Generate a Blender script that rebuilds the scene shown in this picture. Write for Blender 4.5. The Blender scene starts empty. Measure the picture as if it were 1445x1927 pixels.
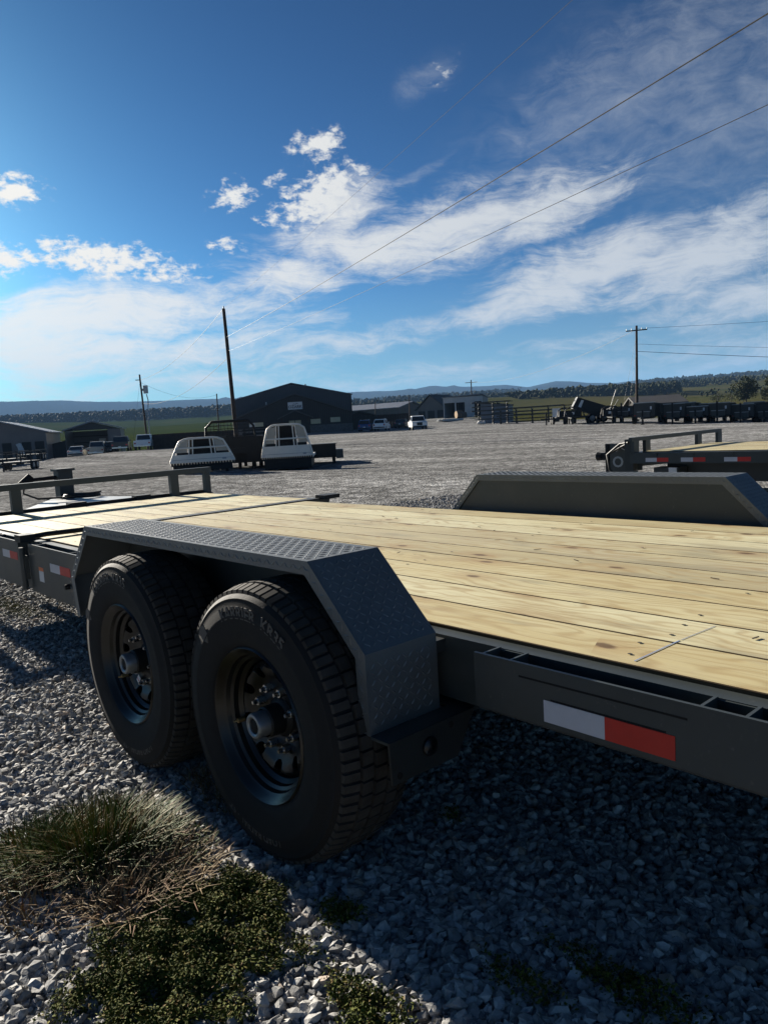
import bpy, bmesh, math, random
import numpy as np
from mathutils import Vector, Matrix
R=math.radians
random.seed(7); rng=np.random.default_rng(11)
sc=bpy.context.scene
col=sc.collection
# ------------------------------------------------------------------ camera
F=1404.46; PIT=.1134; ROL=.0602; YAW=2.4153; SH=.025
CAM=np.array([1.4435,-1.2529,1.133-SH])
def cam_axes():
    f=np.array([math.cos(YAW)*math.cos(PIT),math.sin(YAW)*math.cos(PIT),-math.sin(PIT)])
    r=np.array([math.sin(YAW),-math.cos(YAW),0.]); u=np.cross(r,f)
    r2=math.cos(ROL)*r-math.sin(ROL)*u
    return r2,np.cross(r2,f),f
CR,CU,CF=cam_axes()
def ray(x,y): return (x-722.5)/F*CR+(963.5-y)/F*CU+CF
def at_z(x,y,z):
    v=ray(x,y); return CAM+v*((z-CAM[2])/v[2])
def at_d(x,y,d): return CAM+ray(x,y)*d          # d: depth along the view axis
def az_el(x,y):
    v=ray(x,y); return math.atan2(v[1],v[0]),math.atan2(v[2],math.hypot(v[0],v[1]))
cd=bpy.data.cameras.new('camera'); cam=bpy.data.objects.new('camera',cd); col.objects.link(cam)
cam.matrix_world=Matrix(((CR[0],CU[0],-CF[0],CAM[0]),(CR[1],CU[1],-CF[1],CAM[1]),(CR[2],CU[2],-CF[2],CAM[2]),(0,0,0,1)))
cd.sensor_fit='VERTICAL'; cd.sensor_height=24; cd.lens=24*F/1927; cd.clip_start=.05; cd.clip_end=40000
sc.camera=cam
# ------------------------------------------------------------------ light
SUN_AZ=R(178.1); SUN_EL=R(17.5); EXPOSURE=1.5; SKY=.05; SUN=5.0
SD=np.array([math.cos(SUN_EL)*math.cos(SUN_AZ),math.cos(SUN_EL)*math.sin(SUN_AZ),math.sin(SUN_EL)])
sl=bpy.data.lights.new('sun','SUN'); sl.energy=SUN; sl.angle=R(.53); sl.color=(1,.92,.80)
so=bpy.data.objects.new('sun',sl); col.objects.link(so); so.location=(-40,2,30)
so.rotation_euler=Vector(-SD).to_track_quat('-Z','Y').to_euler()
vs=sc.view_settings; vs.view_transform='Standard'; vs.look='None'; vs.gamma=1; vs.exposure=EXPOSURE; vs.use_curve_mapping=False
# ---- tiny node-expression helper
class NT:
    def __init__(s,nt): s.t=nt; s.n=nt.nodes; s.l=nt.links
    def node(s,ty,**k):
        n=s.n.new(ty)
        for a,b in k.items(): setattr(n,a,b)
        return n
    def set(s,sock,v):
        if hasattr(v,'is_linked') or isinstance(v,bpy.types.NodeSocket): s.l.new(v,sock)
        else: sock.default_value=v
    def m(s,op,a,b=None,c=None,clamp=False):
        n=s.node('ShaderNodeMath',operation=op,use_clamp=clamp)
        for i,v in enumerate((a,b,c)):
            if v is not None: s.set(n.inputs[i],v)
        return n.outputs[0]
    def v(s,op,a,b=None):
        n=s.node('ShaderNodeVectorMath',operation=op)
        s.set(n.inputs[0],a)
        if b is not None: s.set(n.inputs[1],b)
        return n.outputs[1] if op in('DOT_PRODUCT','LENGTH') else n.outputs[0]
    def xyz(s,a):
        n=s.node('ShaderNodeSeparateXYZ'); s.set(n.inputs[0],a); return n.outputs
    def comb(s,x,y,z):
        n=s.node('ShaderNodeCombineXYZ')
        for i,q in enumerate((x,y,z)): s.set(n.inputs[i],q)
        return n.outputs[0]
    def noise(s,vec,scale,detail=3,rough=.5,dist=0,dim='3D'):
        n=s.node('ShaderNodeTexNoise',noise_dimensions=dim)
        if vec is not None: s.set(n.inputs['Vector'],vec)
        n.inputs['Scale'].default_value=scale; n.inputs['Detail'].default_value=detail
        n.inputs['Roughness'].default_value=rough; n.inputs['Distortion'].default_value=dist
        return n.outputs[0]
    def voro(s,vec,scale,feat='F1',out=0):
        n=s.node('ShaderNodeTexVoronoi',feature=feat)
        if vec is not None: s.set(n.inputs['Vector'],vec)
        n.inputs['Scale'].default_value=scale
        return n.outputs[out]
    def ramp(s,f,stops,interp='LINEAR'):
        n=s.node('ShaderNodeValToRGB'); n.color_ramp.interpolation=interp
        e=n.color_ramp.elements
        while len(e)<len(stops): e.new(.5)
        for i,(p,c) in enumerate(stops):
            e[i].position=p
            if not hasattr(c,'__len__'): c=(c,c,c)
            e[i].color=(*c[:3],1)
        s.set(n.inputs[0],f); return n.outputs[0]
    def mix(s,f,a,b,blend='MIX'):
        n=s.node('ShaderNodeMix',data_type='RGBA',blend_type=blend)
        s.set(n.inputs[0],f)
        for i,q in ((6,a),(7,b)):
            if isinstance(q,tuple): q=(*q[:3],1)
            s.set(n.inputs[i],q)
        return n.outputs[2]
    def sstep(s,x,a,b):
        n=s.node('ShaderNodeMapRange',interpolation_type='SMOOTHSTEP')
        s.set(n.inputs[0],x); n.inputs[1].default_value=a; n.inputs[2].default_value=b
        return n.outputs[0]
    def bump(s,h,strength=.5,dist=.01,normal=None):
        n=s.node('ShaderNodeBump'); n.inputs['Strength'].default_value=strength; n.inputs['Distance'].default_value=dist
        s.set(n.inputs['Height'],h)
        if normal is not None: s.set(n.inputs['Normal'],normal)
        return n.outputs[0]
# ---- world: Nishita sky with a layer of clouds laid out by azimuth and elevation
w=bpy.data.worlds.new('World'); sc.world=w; w.use_nodes=True
T=NT(w.node_tree); T.n.clear()
sky=T.node('ShaderNodeTexSky',sky_type='NISHITA',sun_disc=False,sun_elevation=SUN_EL,sun_rotation=R(90)-SUN_AZ,altitude=350,air_density=.85,dust_density=.52,ozone_density=3.2)
g=T.node('ShaderNodeNewGeometry'); D=T.v('SCALE',g.outputs['Incoming']); T.n[-1].inputs['Scale'].default_value=-1
dx,dy,dz=T.xyz(D)
AZ=T.m('ARCTAN2',dy,dx); EL=T.m('ARCSINE',dz)
a0,_=az_el(722,700)
AZr=T.m('SUBTRACT',a0,AZ)                        # grows to the north-east
AZr=T.m('WRAP',AZr,math.pi,-math.pi)
P2=T.comb(AZr,EL,0)
zz=T.m('ADD',T.m('MAXIMUM',dz,0),.10)
PP=T.comb(T.m('DIVIDE',dx,zz),T.m('DIVIDE',dy,zz),0)
def blob(px,py,sx,sy,rot=0,amp=1):
    a,e=az_el(px,py); ca=a0-a
    ca=(ca+math.pi)%(2*math.pi)-math.pi
    mp=T.node('ShaderNodeMapping',vector_type='TEXTURE')
    mp.inputs['Location'].default_value=(ca,e,0); mp.inputs['Rotation'].default_value=(0,0,R(rot)); mp.inputs['Scale'].default_value=(sx/1500,sy/1500,1)
    T.l.new(P2W,mp.inputs[0])
    q=T.v('LENGTH',mp.outputs[0])
    return T.m('MULTIPLY',T.m('EXPONENT',T.m('MULTIPLY',T.m('MULTIPLY',q,q),-1.0)),amp)
wn=T.node('ShaderNodeTexNoise'); T.l.new(P2,wn.inputs['Vector']); wn.inputs['Scale'].default_value=7; wn.inputs['Detail'].default_value=4
wv=T.v('SUBTRACT',wn.outputs['Color'],(.5,.5,.5))
sc1=T.node('ShaderNodeVectorMath',operation='SCALE'); T.l.new(wv,sc1.inputs[0]); sc1.inputs['Scale'].default_value=.06
P2W=T.v('ADD',P2,sc1.outputs[0])
def tot(bl):
    o=None
    for b in bl:
        q=blob(*b); o=q if o is None else T.m('MAXIMUM',o,q)
    return o
# streaks: feathered fibres, warped
mp=T.node('ShaderNodeMapping',vector_type='POINT'); T.l.new(P2W,mp.inputs[0]); mp.inputs['Rotation'].default_value=(0,0,R(-14)); mp.inputs['Scale'].default_value=(3.0,20,1)
st1=T.noise(mp.outputs[0],1.9,8,.74,.45)
mp=T.node('ShaderNodeMapping',vector_type='POINT'); T.l.new(P2W,mp.inputs[0]); mp.inputs['Rotation'].default_value=(0,0,R(-6)); mp.inputs['Scale'].default_value=(5,9,1)
st2=T.noise(mp.outputs[0],4.2,7,.70,.4)
mp=T.node('ShaderNodeMapping',vector_type='POINT'); T.l.new(P2W,mp.inputs[0]); mp.inputs['Scale'].default_value=(4,24,1); mp.inputs['Rotation'].default_value=(0,0,R(3))
st3=T.noise(mp.outputs[0],1.5,7,.72,.4)
mp=T.node('ShaderNodeMapping',vector_type='POINT'); T.l.new(P2,mp.inputs[0]); mp.inputs['Scale'].default_value=(1,1.7,1)
pf=T.noise(mp.outputs[0],58,5,.62,.2)
wisp=tot([(640,395,110,52,12),(700,470,210,62,-4),(560,520,150,48,4),(850,430,210,70,10),(990,400,210,60,12),(1130,500,230,62,8),(1020,560,190,50,12,.95),(1330,480,220,72,12),(1440,560,200,60,10,.8),(1240,590,230,26,14,.65),(1380,420,120,40,14,.9)])
puff=tot([(600,375,95,48,18),(600,283,58,28,0,.95),(440,360,52,36,20,.75),(415,468,38,20,0,.85),(205,500,150,34,-6,1.0),(20,345,62,32,0,1.0),(25,480,70,26,-8,.95),(330,520,70,30,0,.6),(500,408,40,16,0,.65),(830,125,55,30,30,.35),(-420,400,160,60,0,.9),(-250,520,150,40,0,.9),(520,335,30,14,0,.6)])
low=tot([(180,600,330,60,2,1.15),(60,655,330,55,0,1.12),(400,650,280,40,6,.9),(250,720,420,34,0,.75),(650,650,330,30,6,.7),(820,700,380,34,5,.6),(1150,690,380,30,6,.55),(-350,640,380,70,0,.95),(1500,640,300,40,4,.65),(1900,600,300,60,4,.7)])
veil=tot([(1230,150,330,120,18,.8),(1400,230,220,110,14,.85),(1060,230,230,60,20,.5),(800,140,60,30,25,.6),(780,325,90,12,22,.6),(1700,150,300,140,0,.8)])
def dens(n,mask,lo,hi,push):   # noise plus mask pushed over a threshold
    return T.m('MULTIPLY',T.sstep(T.m('ADD',n,T.m('MULTIPLY',mask,push)),lo,hi),T.sstep(mask,.04,.45))
dW=T.m('MULTIPLY',dens(T.m('ADD',T.m('MULTIPLY',st1,.6),T.m('MULTIPLY',st2,.4)),wisp,.58,.91,.39),.94)
dP=T.m('MULTIPLY',dens(T.m('ADD',T.m('MULTIPLY',pf,.72),T.m('MULTIPLY',st2,.28)),puff,.61,.80,.31),1.0)
dL=T.m('MULTIPLY',dens(T.m('ADD',T.m('MULTIPLY',st3,.65),T.m('MULTIPLY',st2,.35)),low,.56,.88,.33),.88)
dV=T.m('MULTIPLY',dens(T.m('ADD',T.m('MULTIPLY',st1,.35),T.m('MULTIPLY',st2,.65)),veil,.46,1.1,.32),.40)
inv=lambda x:T.m('SUBTRACT',1,x)
DN=T.m('SUBTRACT',1,T.m('MULTIPLY',T.m('MULTIPLY',inv(dW),inv(dP)),T.m('MULTIPLY',inv(dL),inv(dV))))
sdot=T.m('MAXIMUM',T.v('DOT_PRODUCT',D,tuple(SD)),0)
cl=T.mix(T.m('POWER',sdot,3),(7.0,7.5,8.0),(13.0,12.5,11.5))
cl=T.mix(T.sstep(EL,.0,.16),T.mix(.35,cl,(5.0,6.0,7.2)),cl)
gm=T.node('ShaderNodeGamma'); T.l.new(T.mix(1,sky.outputs[0],(.125,.125,.125),'MULTIPLY'),gm.inputs[0]); gm.inputs[1].default_value=1.68
tint=T.mix(1,gm.outputs[0],(4.1,8.3,8.9),'MULTIPLY')
tint=T.mix(T.m('MULTIPLY',inv(T.sstep(EL,0,.22)),.62),tint,(3.2,4.9,6.0))
fin=T.mix(DN,tint,cl)
fin=T.mix(1,fin,(.555,.555,.555),'MULTIPLY')
bg=T.node('ShaderNodeBackground'); T.l.new(fin,bg.inputs[0]); bg.inputs[1].default_value=SKY
wo=T.node('ShaderNodeOutputWorld'); T.l.new(bg.outputs[0],wo.inputs[0])
try: w.cycles.sampling_method='NONE'
except Exception: pass
# ------------------------------------------------------------------ materials
MATS={}
def mat(name,fn):
    m=bpy.data.materials.new(name); m.use_nodes=True
    t=NT(m.node_tree); b=t.n['Principled BSDF']; fn(t,b); MATS[name]=m; return m
def S(b,**k):
    for a,v in k.items():
        s=b.inputs[a.replace('_',' ')]
        if isinstance(v,bpy.types.NodeSocket): b.id_data.links.new(v,s)
        else: s.default_value=(*v,1) if isinstance(v,tuple) and len(v)==3 and s.type=='RGBA' else v
def simple(name,c,rough=.5,metal=0,var=.12,scale=6,coat=0,spec=.5,bump=0,bs=60):
    def fn(t,b):
        tc=t.node('ShaderNodeTexCoord').outputs['Object']
        n=t.noise(tc,scale,5,.6)
        k=t.ramp(n,[(.25,1-var),(.75,1+var)])
        S(b,Base_Color=t.mix(1,tuple(c),k,'MULTIPLY'),Roughness=t.m('ADD',rough-.06,t.m('MULTIPLY',t.noise(tc,scale*4,3),.12)),Metallic=metal)
        b.inputs['Specular IOR Level'].default_value=spec; b.inputs['Coat Weight'].default_value=coat
        if bump: S(b,Normal=t.bump(t.noise(tc,bs,4),bump,.004))
    return mat(name,fn)
def steelf(t,b):
    tc=t.node('ShaderNodeTexCoord').outputs['Object']
    n=t.noise(tc,3.5,6,.6); d=t.noise(tc,55,4,.7)
    c=t.ramp(n,[(.3,(.030,.037,.037)),(.7,(.044,.052,.051))])
    dd_=t.noise(tc,1.3,6,.7)
    c=t.mix(t.m('MULTIPLY',t.sstep(d,.60,.78),.8),c,(.10,.098,.09)); c=t.mix(t.m('MULTIPLY',t.sstep(dd_,.48,.72),.30),c,(.085,.082,.075))
    S(b,Base_Color=c,Roughness=t.ramp(n,[(.2,.34),(.8,.5)]),Normal=t.bump(t.noise(tc,160,2),.06,.002))
    b.inputs['Specular IOR Level'].default_value=.45
mat('steel',steelf)
simple('steel_plain',(.022,.025,.024),.5,0,.2,4)
simple('tread_steel',(.070,.080,.082),.48,0,.18,9,spec=1.0)
simple('black_steel',(.010,.011,.012),.5,0,.25,5,spec=.25)
simple('black_rim',(.005,.0055,.006),.34,0,.2,8,spec=.42)
simple('rubber',(.0065,.0065,.0068),.78,0,.22,14,spec=.3,bump=.12,bs=240)
simple('tread_rubber',(.036,.033,.029),.85,0,.45,22,spec=.25)
simple('rubber_letter',(.055,.053,.050),.55,0,.15,20,spec=.4)
simple('chrome',(.55,.55,.54),.28,1,.1,20)
simple('cap_metal',(.22,.24,.26),.45,.8,.25,30)
simple('brass',(.5,.38,.2),.4,1,.1,20)
simple('decal_white',(.50,.50,.53),.45,0,.05,40)
simple('decal_red',(.50,.022,.012),.45,0,.08,40)
simple('label_white',(.6,.6,.6),.5,0,.05,40)
simple('label_orange',(.7,.16,.03),.5)
simple('alu_white',(.78,.73,.64),.5,0,.06,5)
simple('alu_dark',(.30,.30,.29),.5,.3,.1,5)
simple('white_paint',(.75,.75,.74),.35,0,.04,3)
simple('tan_paint',(.38,.34,.28),.35,.2,.05,3)
simple('silver_paint',(.42,.40,.37),.32,.3,.05,3)
simple('dark_paint',(.02,.022,.026),.25,0,.1,3)
simple('blue_paint',(.012,.06,.20),.25,0,.1,3)
simple('car_glass',(.012,.015,.018),.06,0,.05,3,spec=.7)
simple('lamp_red',(.35,.02,.02),.25); simple('lamp_white',(.7,.7,.68),.2)
simple('pole_wood',(.055,.040,.031),.85,0,.3,3,spec=.1,bump=.4,bs=20)
simple('grime',(.05,.045,.04),.9)
simple('fence_wood',(.050,.034,.027),.9,0,.35,2,spec=.08)
simple('log_wood',(.30,.20,.11),.85,0,.3,4)
simple('galv',(.34,.36,.37),.45,.5,.1,2)
simple('stone_wall',(.10,.09,.085),.9,0,.5,5,bump=.6,bs=6)
simple('window_tan',(.55,.46,.28),.5,0,.1,2)
simple('interior',(.012,.011,.010),.9)
simple('bag',(.55,.54,.52),.7)
simple('cable',(.010,.010,.010),.55)
simple('bark',(.07,.055,.042),.9,0,.3,8,bump=.5,bs=30)
simple('chalk',(.16,.24,.42),.9)
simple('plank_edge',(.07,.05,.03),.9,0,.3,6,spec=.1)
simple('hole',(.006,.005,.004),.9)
def corr(name,c,rough=.45,metal=.0,axis=0,period=.3,var=.12):
    def fn(t,b):
        tc=t.node('ShaderNodeTexCoord').outputs['Object']; o=t.xyz(tc)[axis]
        wv=t.m('PINGPONG',o,period/2); h=t.sstep(wv,period*.36,period*.48)
        n=t.noise(tc,.7,5,.6)
        S(b,Base_Color=t.mix(1,tuple(c),t.ramp(n,[(.3,1-var),(.7,1+var)]),'MULTIPLY'),Roughness=rough,Metallic=metal,Normal=t.bump(h,.9,.03)); b.inputs['Specular IOR Level'].default_value=.2
    return mat(name,fn)
corr('clad_dark',(.050,.054,.062)); corr('clad_brown',(.022,.019,.018)); corr('clad_light',(.44,.45,.45)); corr('clad_tan',(.17,.15,.14)); corr('roof_metal',(.19,.20,.22),.4,.3); corr('clad_mid',(.11,.10,.09))
corr('clad_side',(.10,.12,.15),axis=1); corr('roof_dark',(.06,.058,.056),.6,axis=1)
def woodf(t,b):
    oi=t.node('ShaderNodeObjectInfo'); rnd=oi.outputs['Random']
    tc=t.node('ShaderNodeTexCoord').outputs['Object']
    off=t.comb(t.m('MULTIPLY',rnd,37),t.m('MULTIPLY',rnd,11),t.m('MULTIPLY',rnd,5))
    p=t.v('ADD',tc,off)
    wob=t.noise(t.v('MULTIPLY',p,(.8,2.5,1)),1.6,3,.5)
    x,y,z=t.xyz(p)
    # cathedral growth rings: contour lines of a long warped field
    ringf=t.m('ADD',t.m('MULTIPLY',y,10),t.m('MULTIPLY',wob,5.2))
    rv=t.m('PINGPONG',t.m('MULTIPLY',ringf,5.5),1.0)
    ring=t.sstep(rv,.45,1.0)
    fine=t.noise(t.v('MULTIPLY',p,(3,150,150)),1.0,4,.7)
    blot=t.noise(t.v('MULTIPLY',p,(1.3,6,3)),1.4,5,.62)
    # knots
    kv=t.node('ShaderNodeTexVoronoi',feature='F1'); t.l.new(t.v('MULTIPLY',p,(1.7,4.6,1)),kv.inputs['Vector']); kv.inputs['Scale'].default_value=1; kv.inputs['Randomness'].default_value=1
    kc=t.v('SUBTRACT',t.v('MULTIPLY',p,(1.7,4.6,1)),kv.outputs['Position'])
    kd=t.v('LENGTH',t.v('MULTIPLY',kc,(.42,.32,0)))
    kd=t.m('ADD',kd,t.m('MULTIPLY',t.m('SUBTRACT',t.noise(p,22,2),.5),.03))
    ksel=t.m('GREATER_THAN',t.xyz(kv.outputs['Color'])[0],.30)
    kn=t.m('MULTIPLY',inv_(t,t.sstep(kd,.010,.030)),ksel); halo=t.m('MULTIPLY',inv_(t,t.sstep(kd,.02,.12)),ksel)
    base=t.ramp(t.m('ADD',t.m('MULTIPLY',rnd,.75),t.m('MULTIPLY',blot,.30)),[(.10,(.41,.335,.20)),(.28,(.62,.545,.32)),(.42,(.46,.39,.25)),(.58,(.69,.63,.42)),(.74,(.53,.43,.23)),(.9,(.67,.60,.38)),(1,(.46,.38,.22))])
    c=t.mix(t.m('MULTIPLY',ring,.46),base,(.33,.205,.08))
    c=t.mix(t.m('MULTIPLY',t.sstep(fine,.46,.74),.42),c,(.27,.175,.085))
    c=t.mix(t.m('MULTIPLY',t.sstep(blot,.54,.70),.62),c,(.33,.225,.115))
    st=t.noise(t.v('MULTIPLY',p,(.7,3.2,1)),2.2,4,.6)
    c=t.mix(t.m('MULTIPLY',t.sstep(st,.54,.68),.55),c,(.27,.235,.16))
    c=t.mix(t.m('MULTIPLY',halo,.40),c,(.34,.20,.085))
    c=t.mix(t.m('MULTIPLY',kn,.85),c,(.10,.05,.022))
    sp=t.noise(t.v('MULTIPLY',p,(14,40,1)),1.0,2)
    c=t.mix(t.m('MULTIPLY',t.sstep(sp,.74,.8),.6),c,(.08,.05,.03))
    h=t.m('ADD',t.m('MULTIPLY',fine,.6),t.m('MULTIPLY',ring,-.3))
    c=t.mix(1,c,(.96,1.0,.99),'MULTIPLY')
    S(b,Base_Color=c,Roughness=.62,Normal=t.bump(h,.35,.003)); b.inputs['Specular IOR Level'].default_value=.3
def inv_(t,x): return t.m('SUBTRACT',1,x)
mat('deck_wood',woodf)
def stonef(t,b):
    g=t.node('ShaderNodeNewGeometry'); r=g.outputs['Random Per Island']
    tc=t.node('ShaderNodeTexCoord').outputs['Object']
    n=t.noise(tc,70,5,.65)
    c=t.ramp(r,[(.0,(.16,.16,.158)),(.35,(.27,.267,.26)),(.7,(.37,.365,.35)),(.93,(.50,.49,.465)),(1,(.38,.29,.22))])
    c=t.mix(1,c,t.ramp(n,[(.3,.72),(.7,1.18)]),'MULTIPLY')
    S(b,Base_Color=c,Roughness=.86,Normal=t.bump(t.noise(tc,180,4),.35,.004)); b.inputs['Specular IOR Level'].default_value=.25
mat('stone',stonef)
def leaff(cols,rough=.6,trans=.0):
    def fn(t,b):
        r=t.node('ShaderNodeNewGeometry').outputs['Random Per Island']
        S(b,Base_Color=t.ramp(r,cols),Roughness=rough); b.inputs['Specular IOR Level'].default_value=.12
        if trans: b.inputs['Subsurface Weight'].default_value=0
    return fn
mat('grass_blade',leaff([(0,(.035,.068,.012)),(.5,(.075,.115,.022)),(.65,(.14,.125,.045)),(.8,(.22,.165,.07)),(.92,(.15,.08,.04)),(1,(.30,.25,.12))],.65))
mat('straw',leaff([(0,(.14,.10,.045)),(.4,(.24,.165,.08)),(.7,(.16,.08,.042)),(1,(.30,.23,.12))],.7))
mat('weed_leaf',leaff([(0,(.028,.040,.007)),(.4,(.068,.085,.013)),(.8,(.115,.125,.022)),(.92,(.13,.08,.03)),(1,(.16,.15,.03))],.8))
mat('foliage',leaff([(0,(.018,.026,.009)),(.5,(.034,.046,.013)),(.85,(.052,.060,.018)),(1,(.075,.065,.022))],.7))
mat('wood_far',leaff([(0,(.010,.016,.008)),(.5,(.020,.029,.012)),(.85,(.032,.040,.014)),(1,(.045,.042,.016))],.9))
def groundf(t,b):
    at=t.node('ShaderNodeAttribute',attribute_name='zone').outputs['Color']
    zg,zd,_=t.xyz(at)
    pos=t.node('ShaderNodeNewGeometry').outputs['Position']
    r=t.v('LENGTH',pos)
    v1=t.voro(pos,26); vc=t.node('ShaderNodeTexVoronoi'); t.l.new(pos,vc.inputs[0]); vc.inputs['Scale'].default_value=26
    big=t.noise(pos,.09,5,.6); med=t.noise(pos,.8,5,.65); fin_=t.noise(pos,9,4,.7)
    cell=t.xyz(vc.outputs['Color'])[0]
    rp=t.node('ShaderNodeMapping'); t.l.new(pos,rp.inputs[0]); rp.inputs['Rotation'].default_value=(0,0,R(28)); rp.inputs['Scale'].default_value=(.03,.42,1)
    trk=t.noise(rp.outputs[0],1.0,5,.62,.4)
    gc=t.ramp(cell,[(0,(.112,.113,.113)),(.5,(.178,.179,.178)),(1,(.265,.264,.26))])
    gc=t.mix(1,gc,t.ramp(t.m('ADD',t.m('MULTIPLY',big,.5),t.m('MULTIPLY',med,.5)),[(.32,.72),(.5,1.0),(.66,1.45)]),'MULTIPLY')
    gc=t.mix(1,gc,t.ramp(fin_,[(.25,.55),(.75,1.5)]),'MULTIPLY')
    sp1=t.node('ShaderNodeTexVoronoi'); t.l.new(pos,sp1.inputs[0]); sp1.inputs['Scale'].default_value=6; sp2=t.noise(pos,2.6,3,.75)
    gc=t.mix(1,gc,t.ramp(t.m('ADD',t.m('MULTIPLY',t.xyz(sp1.outputs['Color'])[1],.5),t.m('MULTIPLY',sp2,.5)),[(.25,.62),(.5,1.0),(.75,1.6)]),'MULTIPLY')
    gc=t.mix(1,gc,t.ramp(trk,[(.36,.74),(.5,1.0),(.62,1.32)]),'MULTIPLY')
    fg=t.ramp(t.noise(pos,.018,6,.65),[(.3,(.020,.032,.010)),(.5,(.030,.046,.013)),(.7,(.044,.050,.019))])
    fd=t.ramp(t.noise(pos,.012,6,.65),[(.3,(.045,.050,.018)),(.5,(.080,.070,.030)),(.7,(.045,.058,.019))])
    c=t.mix(zg,gc,fg); c=t.mix(zd,c,fd)
    hgt=t.m('ADD',t.m('MULTIPLY',v1,-.7),t.m('ADD',t.m('MULTIPLY',fin_,.6),t.m('MULTIPLY',med,1.2)))
    S(b,Base_Color=c,Roughness=.95,Normal=t.bump(hgt,.8,.05)); b.inputs['Specular IOR Level'].default_value=0
mat('ground',groundf)
def hillf(t,b):
    pos=t.node('ShaderNodeNewGeometry').outputs['Position']
    n=t.noise(pos,.004,8,.65); n2=t.noise(pos,.03,4,.7)
    c=t.ramp(t.m('ADD',t.m('MULTIPLY',n,.6),t.m('MULTIPLY',n2,.4)),[(.3,(.009,.015,.008)),(.6,(.016,.023,.010)),(.8,(.028,.032,.014))])
    S(b,Base_Color=c,Roughness=.95,Normal=t.bump(n2,1,12)); b.inputs['Specular IOR Level'].default_value=0
mat('hill',hillf)
M=MATS
# ------------------------------------------------------------------ mesh builder
class MB:
    def __init__(s): s.v=[]; s.f=[]
    def add(s,vs,fs):
        o=len(s.v); s.v+= [tuple(map(float,q)) for q in vs]; s.f+=[tuple(i+o for i in f) for f in fs]; return s
    def mm(s,x0,x1,y0,y1,z0,z1):
        return s.add([(x0,y0,z0),(x1,y0,z0),(x1,y1,z0),(x0,y1,z0),(x0,y0,z1),(x1,y0,z1),(x1,y1,z1),(x0,y1,z1)],
            [(0,3,2,1),(4,5,6,7),(0,1,5,4),(1,2,6,5),(2,3,7,6),(3,0,4,7)])
    def bar(s,p0,p1,w,h,up=(0,0,1)):
        p0=np.array(p0,float);p1=np.array(p1,float); d=p1-p0; d/=np.linalg.norm(d)
        sd=np.cross(d,up); n=np.linalg.norm(sd)
        sd=np.array([1.,0,0]) if n<1e-6 else sd/n
        u=np.cross(sd,d); q=[]
        for p in (p0,p1):
            for a,b in ((-1,-1),(1,-1),(1,1),(-1,1)): q.append(p+sd*a*w/2+u*b*h/2)
        return s.add(q,[(0,1,2,3),(7,6,5,4),(0,4,5,1),(1,5,6,2),(2,6,7,3),(3,7,4,0)])
    def cyl(s,p0,p1,r0,r1=None,n=16,cap=True):
        r1=r0 if r1 is None else r1
        return s.tube([p0,p1],[r0,r1],n,cap)
    def tube(s,path,r,n=8,cap=True):
        path=[np.array(p,float) for p in path]; m=len(path)
        if not hasattr(r,'__len__'): r=[r]*m
        ref=None; q=[]
        for i in range(m):
            d=path[min(i+1,m-1)]-path[max(i-1,0)]; d=d/(np.linalg.norm(d)+1e-12)
            if ref is None: ref=np.array([0,0,1.]) if abs(d[2])<.9 else np.array([1.,0,0])
            a=np.cross(d,ref); a/=np.linalg.norm(a)+1e-12; b=np.cross(a,d); ref=b
            for k in range(n):
                t=2*math.pi*k/n; q.append(path[i]+r[i]*(math.cos(t)*a+math.sin(t)*b))
        fs=[]
        for i in range(m-1):
            for k in range(n):
                k2=(k+1)%n; fs.append((i*n+k,i*n+k2,(i+1)*n+k2,(i+1)*n+k))
        if cap: fs+= [tuple(range(n))[::-1],tuple((m-1)*n+k for k in range(n))]
        return s.add(q,fs)
    def prism(s,poly,a,b,axis='y'):
        # poly in the plane of the other two axes, extruded a..b
        def pt(p,c):
            return (p[0],c,p[1]) if axis=='y' else ((c,p[0],p[1]) if axis=='x' else (p[0],p[1],c))
        n=len(poly); q=[pt(p,a) for p in poly]+[pt(p,b) for p in poly]
        fs=[tuple(range(n)),tuple(range(2*n-1,n-1,-1))]+[(i,n+i,n+(i+1)%n,(i+1)%n) for i in range(n)]
        return s.add(q,fs)
    def lathe(s,prof,n=48,axis='y',closed=False):
        q=[];m=len(prof)
        for r,h in prof:
            for k in range(n):
                t=2*math.pi*k/n
                q.append((r*math.sin(t),h,r*math.cos(t)) if axis=='y' else (r*math.cos(t),r*math.sin(t),h))
        fs=[]
        for i in range(m if closed else m-1):
            j=(i+1)%m
            for k in range(n):
                k2=(k+1)%n; fs.append((i*n+k,i*n+k2,j*n+k2,j*n+k))
        return s.add(q,fs)
    def mesh(s,name,m,smooth=False):
        me=bpy.data.meshes.new(name); me.from_pydata(s.v,[],s.f); me.update()
        b=bmesh.new(); b.from_mesh(me); bmesh.ops.recalc_face_normals(b,faces=b.faces); b.to_mesh(me); b.free()
        me.materials.append(M[m] if isinstance(m,str) else m)
        if smooth:
            me.polygons.foreach_set('use_smooth',[True]*len(me.polygons)); me.set_sharp_from_angle(angle=R(smooth if smooth>1 else 40))
        return me
    def build(s,name,m,parent=None,smooth=False,loc=(0,0,0),rot=(0,0,0),world=False):
        return place(name,s.mesh(name,m,smooth),parent,loc,rot,world)
def place(name,me,parent=None,loc=(0,0,0),rot=(0,0,0),world=False):
    o=bpy.data.objects.new(name,me); col.objects.link(o); o.location=loc; o.rotation_euler=rot
    if parent is not None:
        o.parent=parent
        if world: o.location=Vector(loc)-parent.location
    return o
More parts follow.
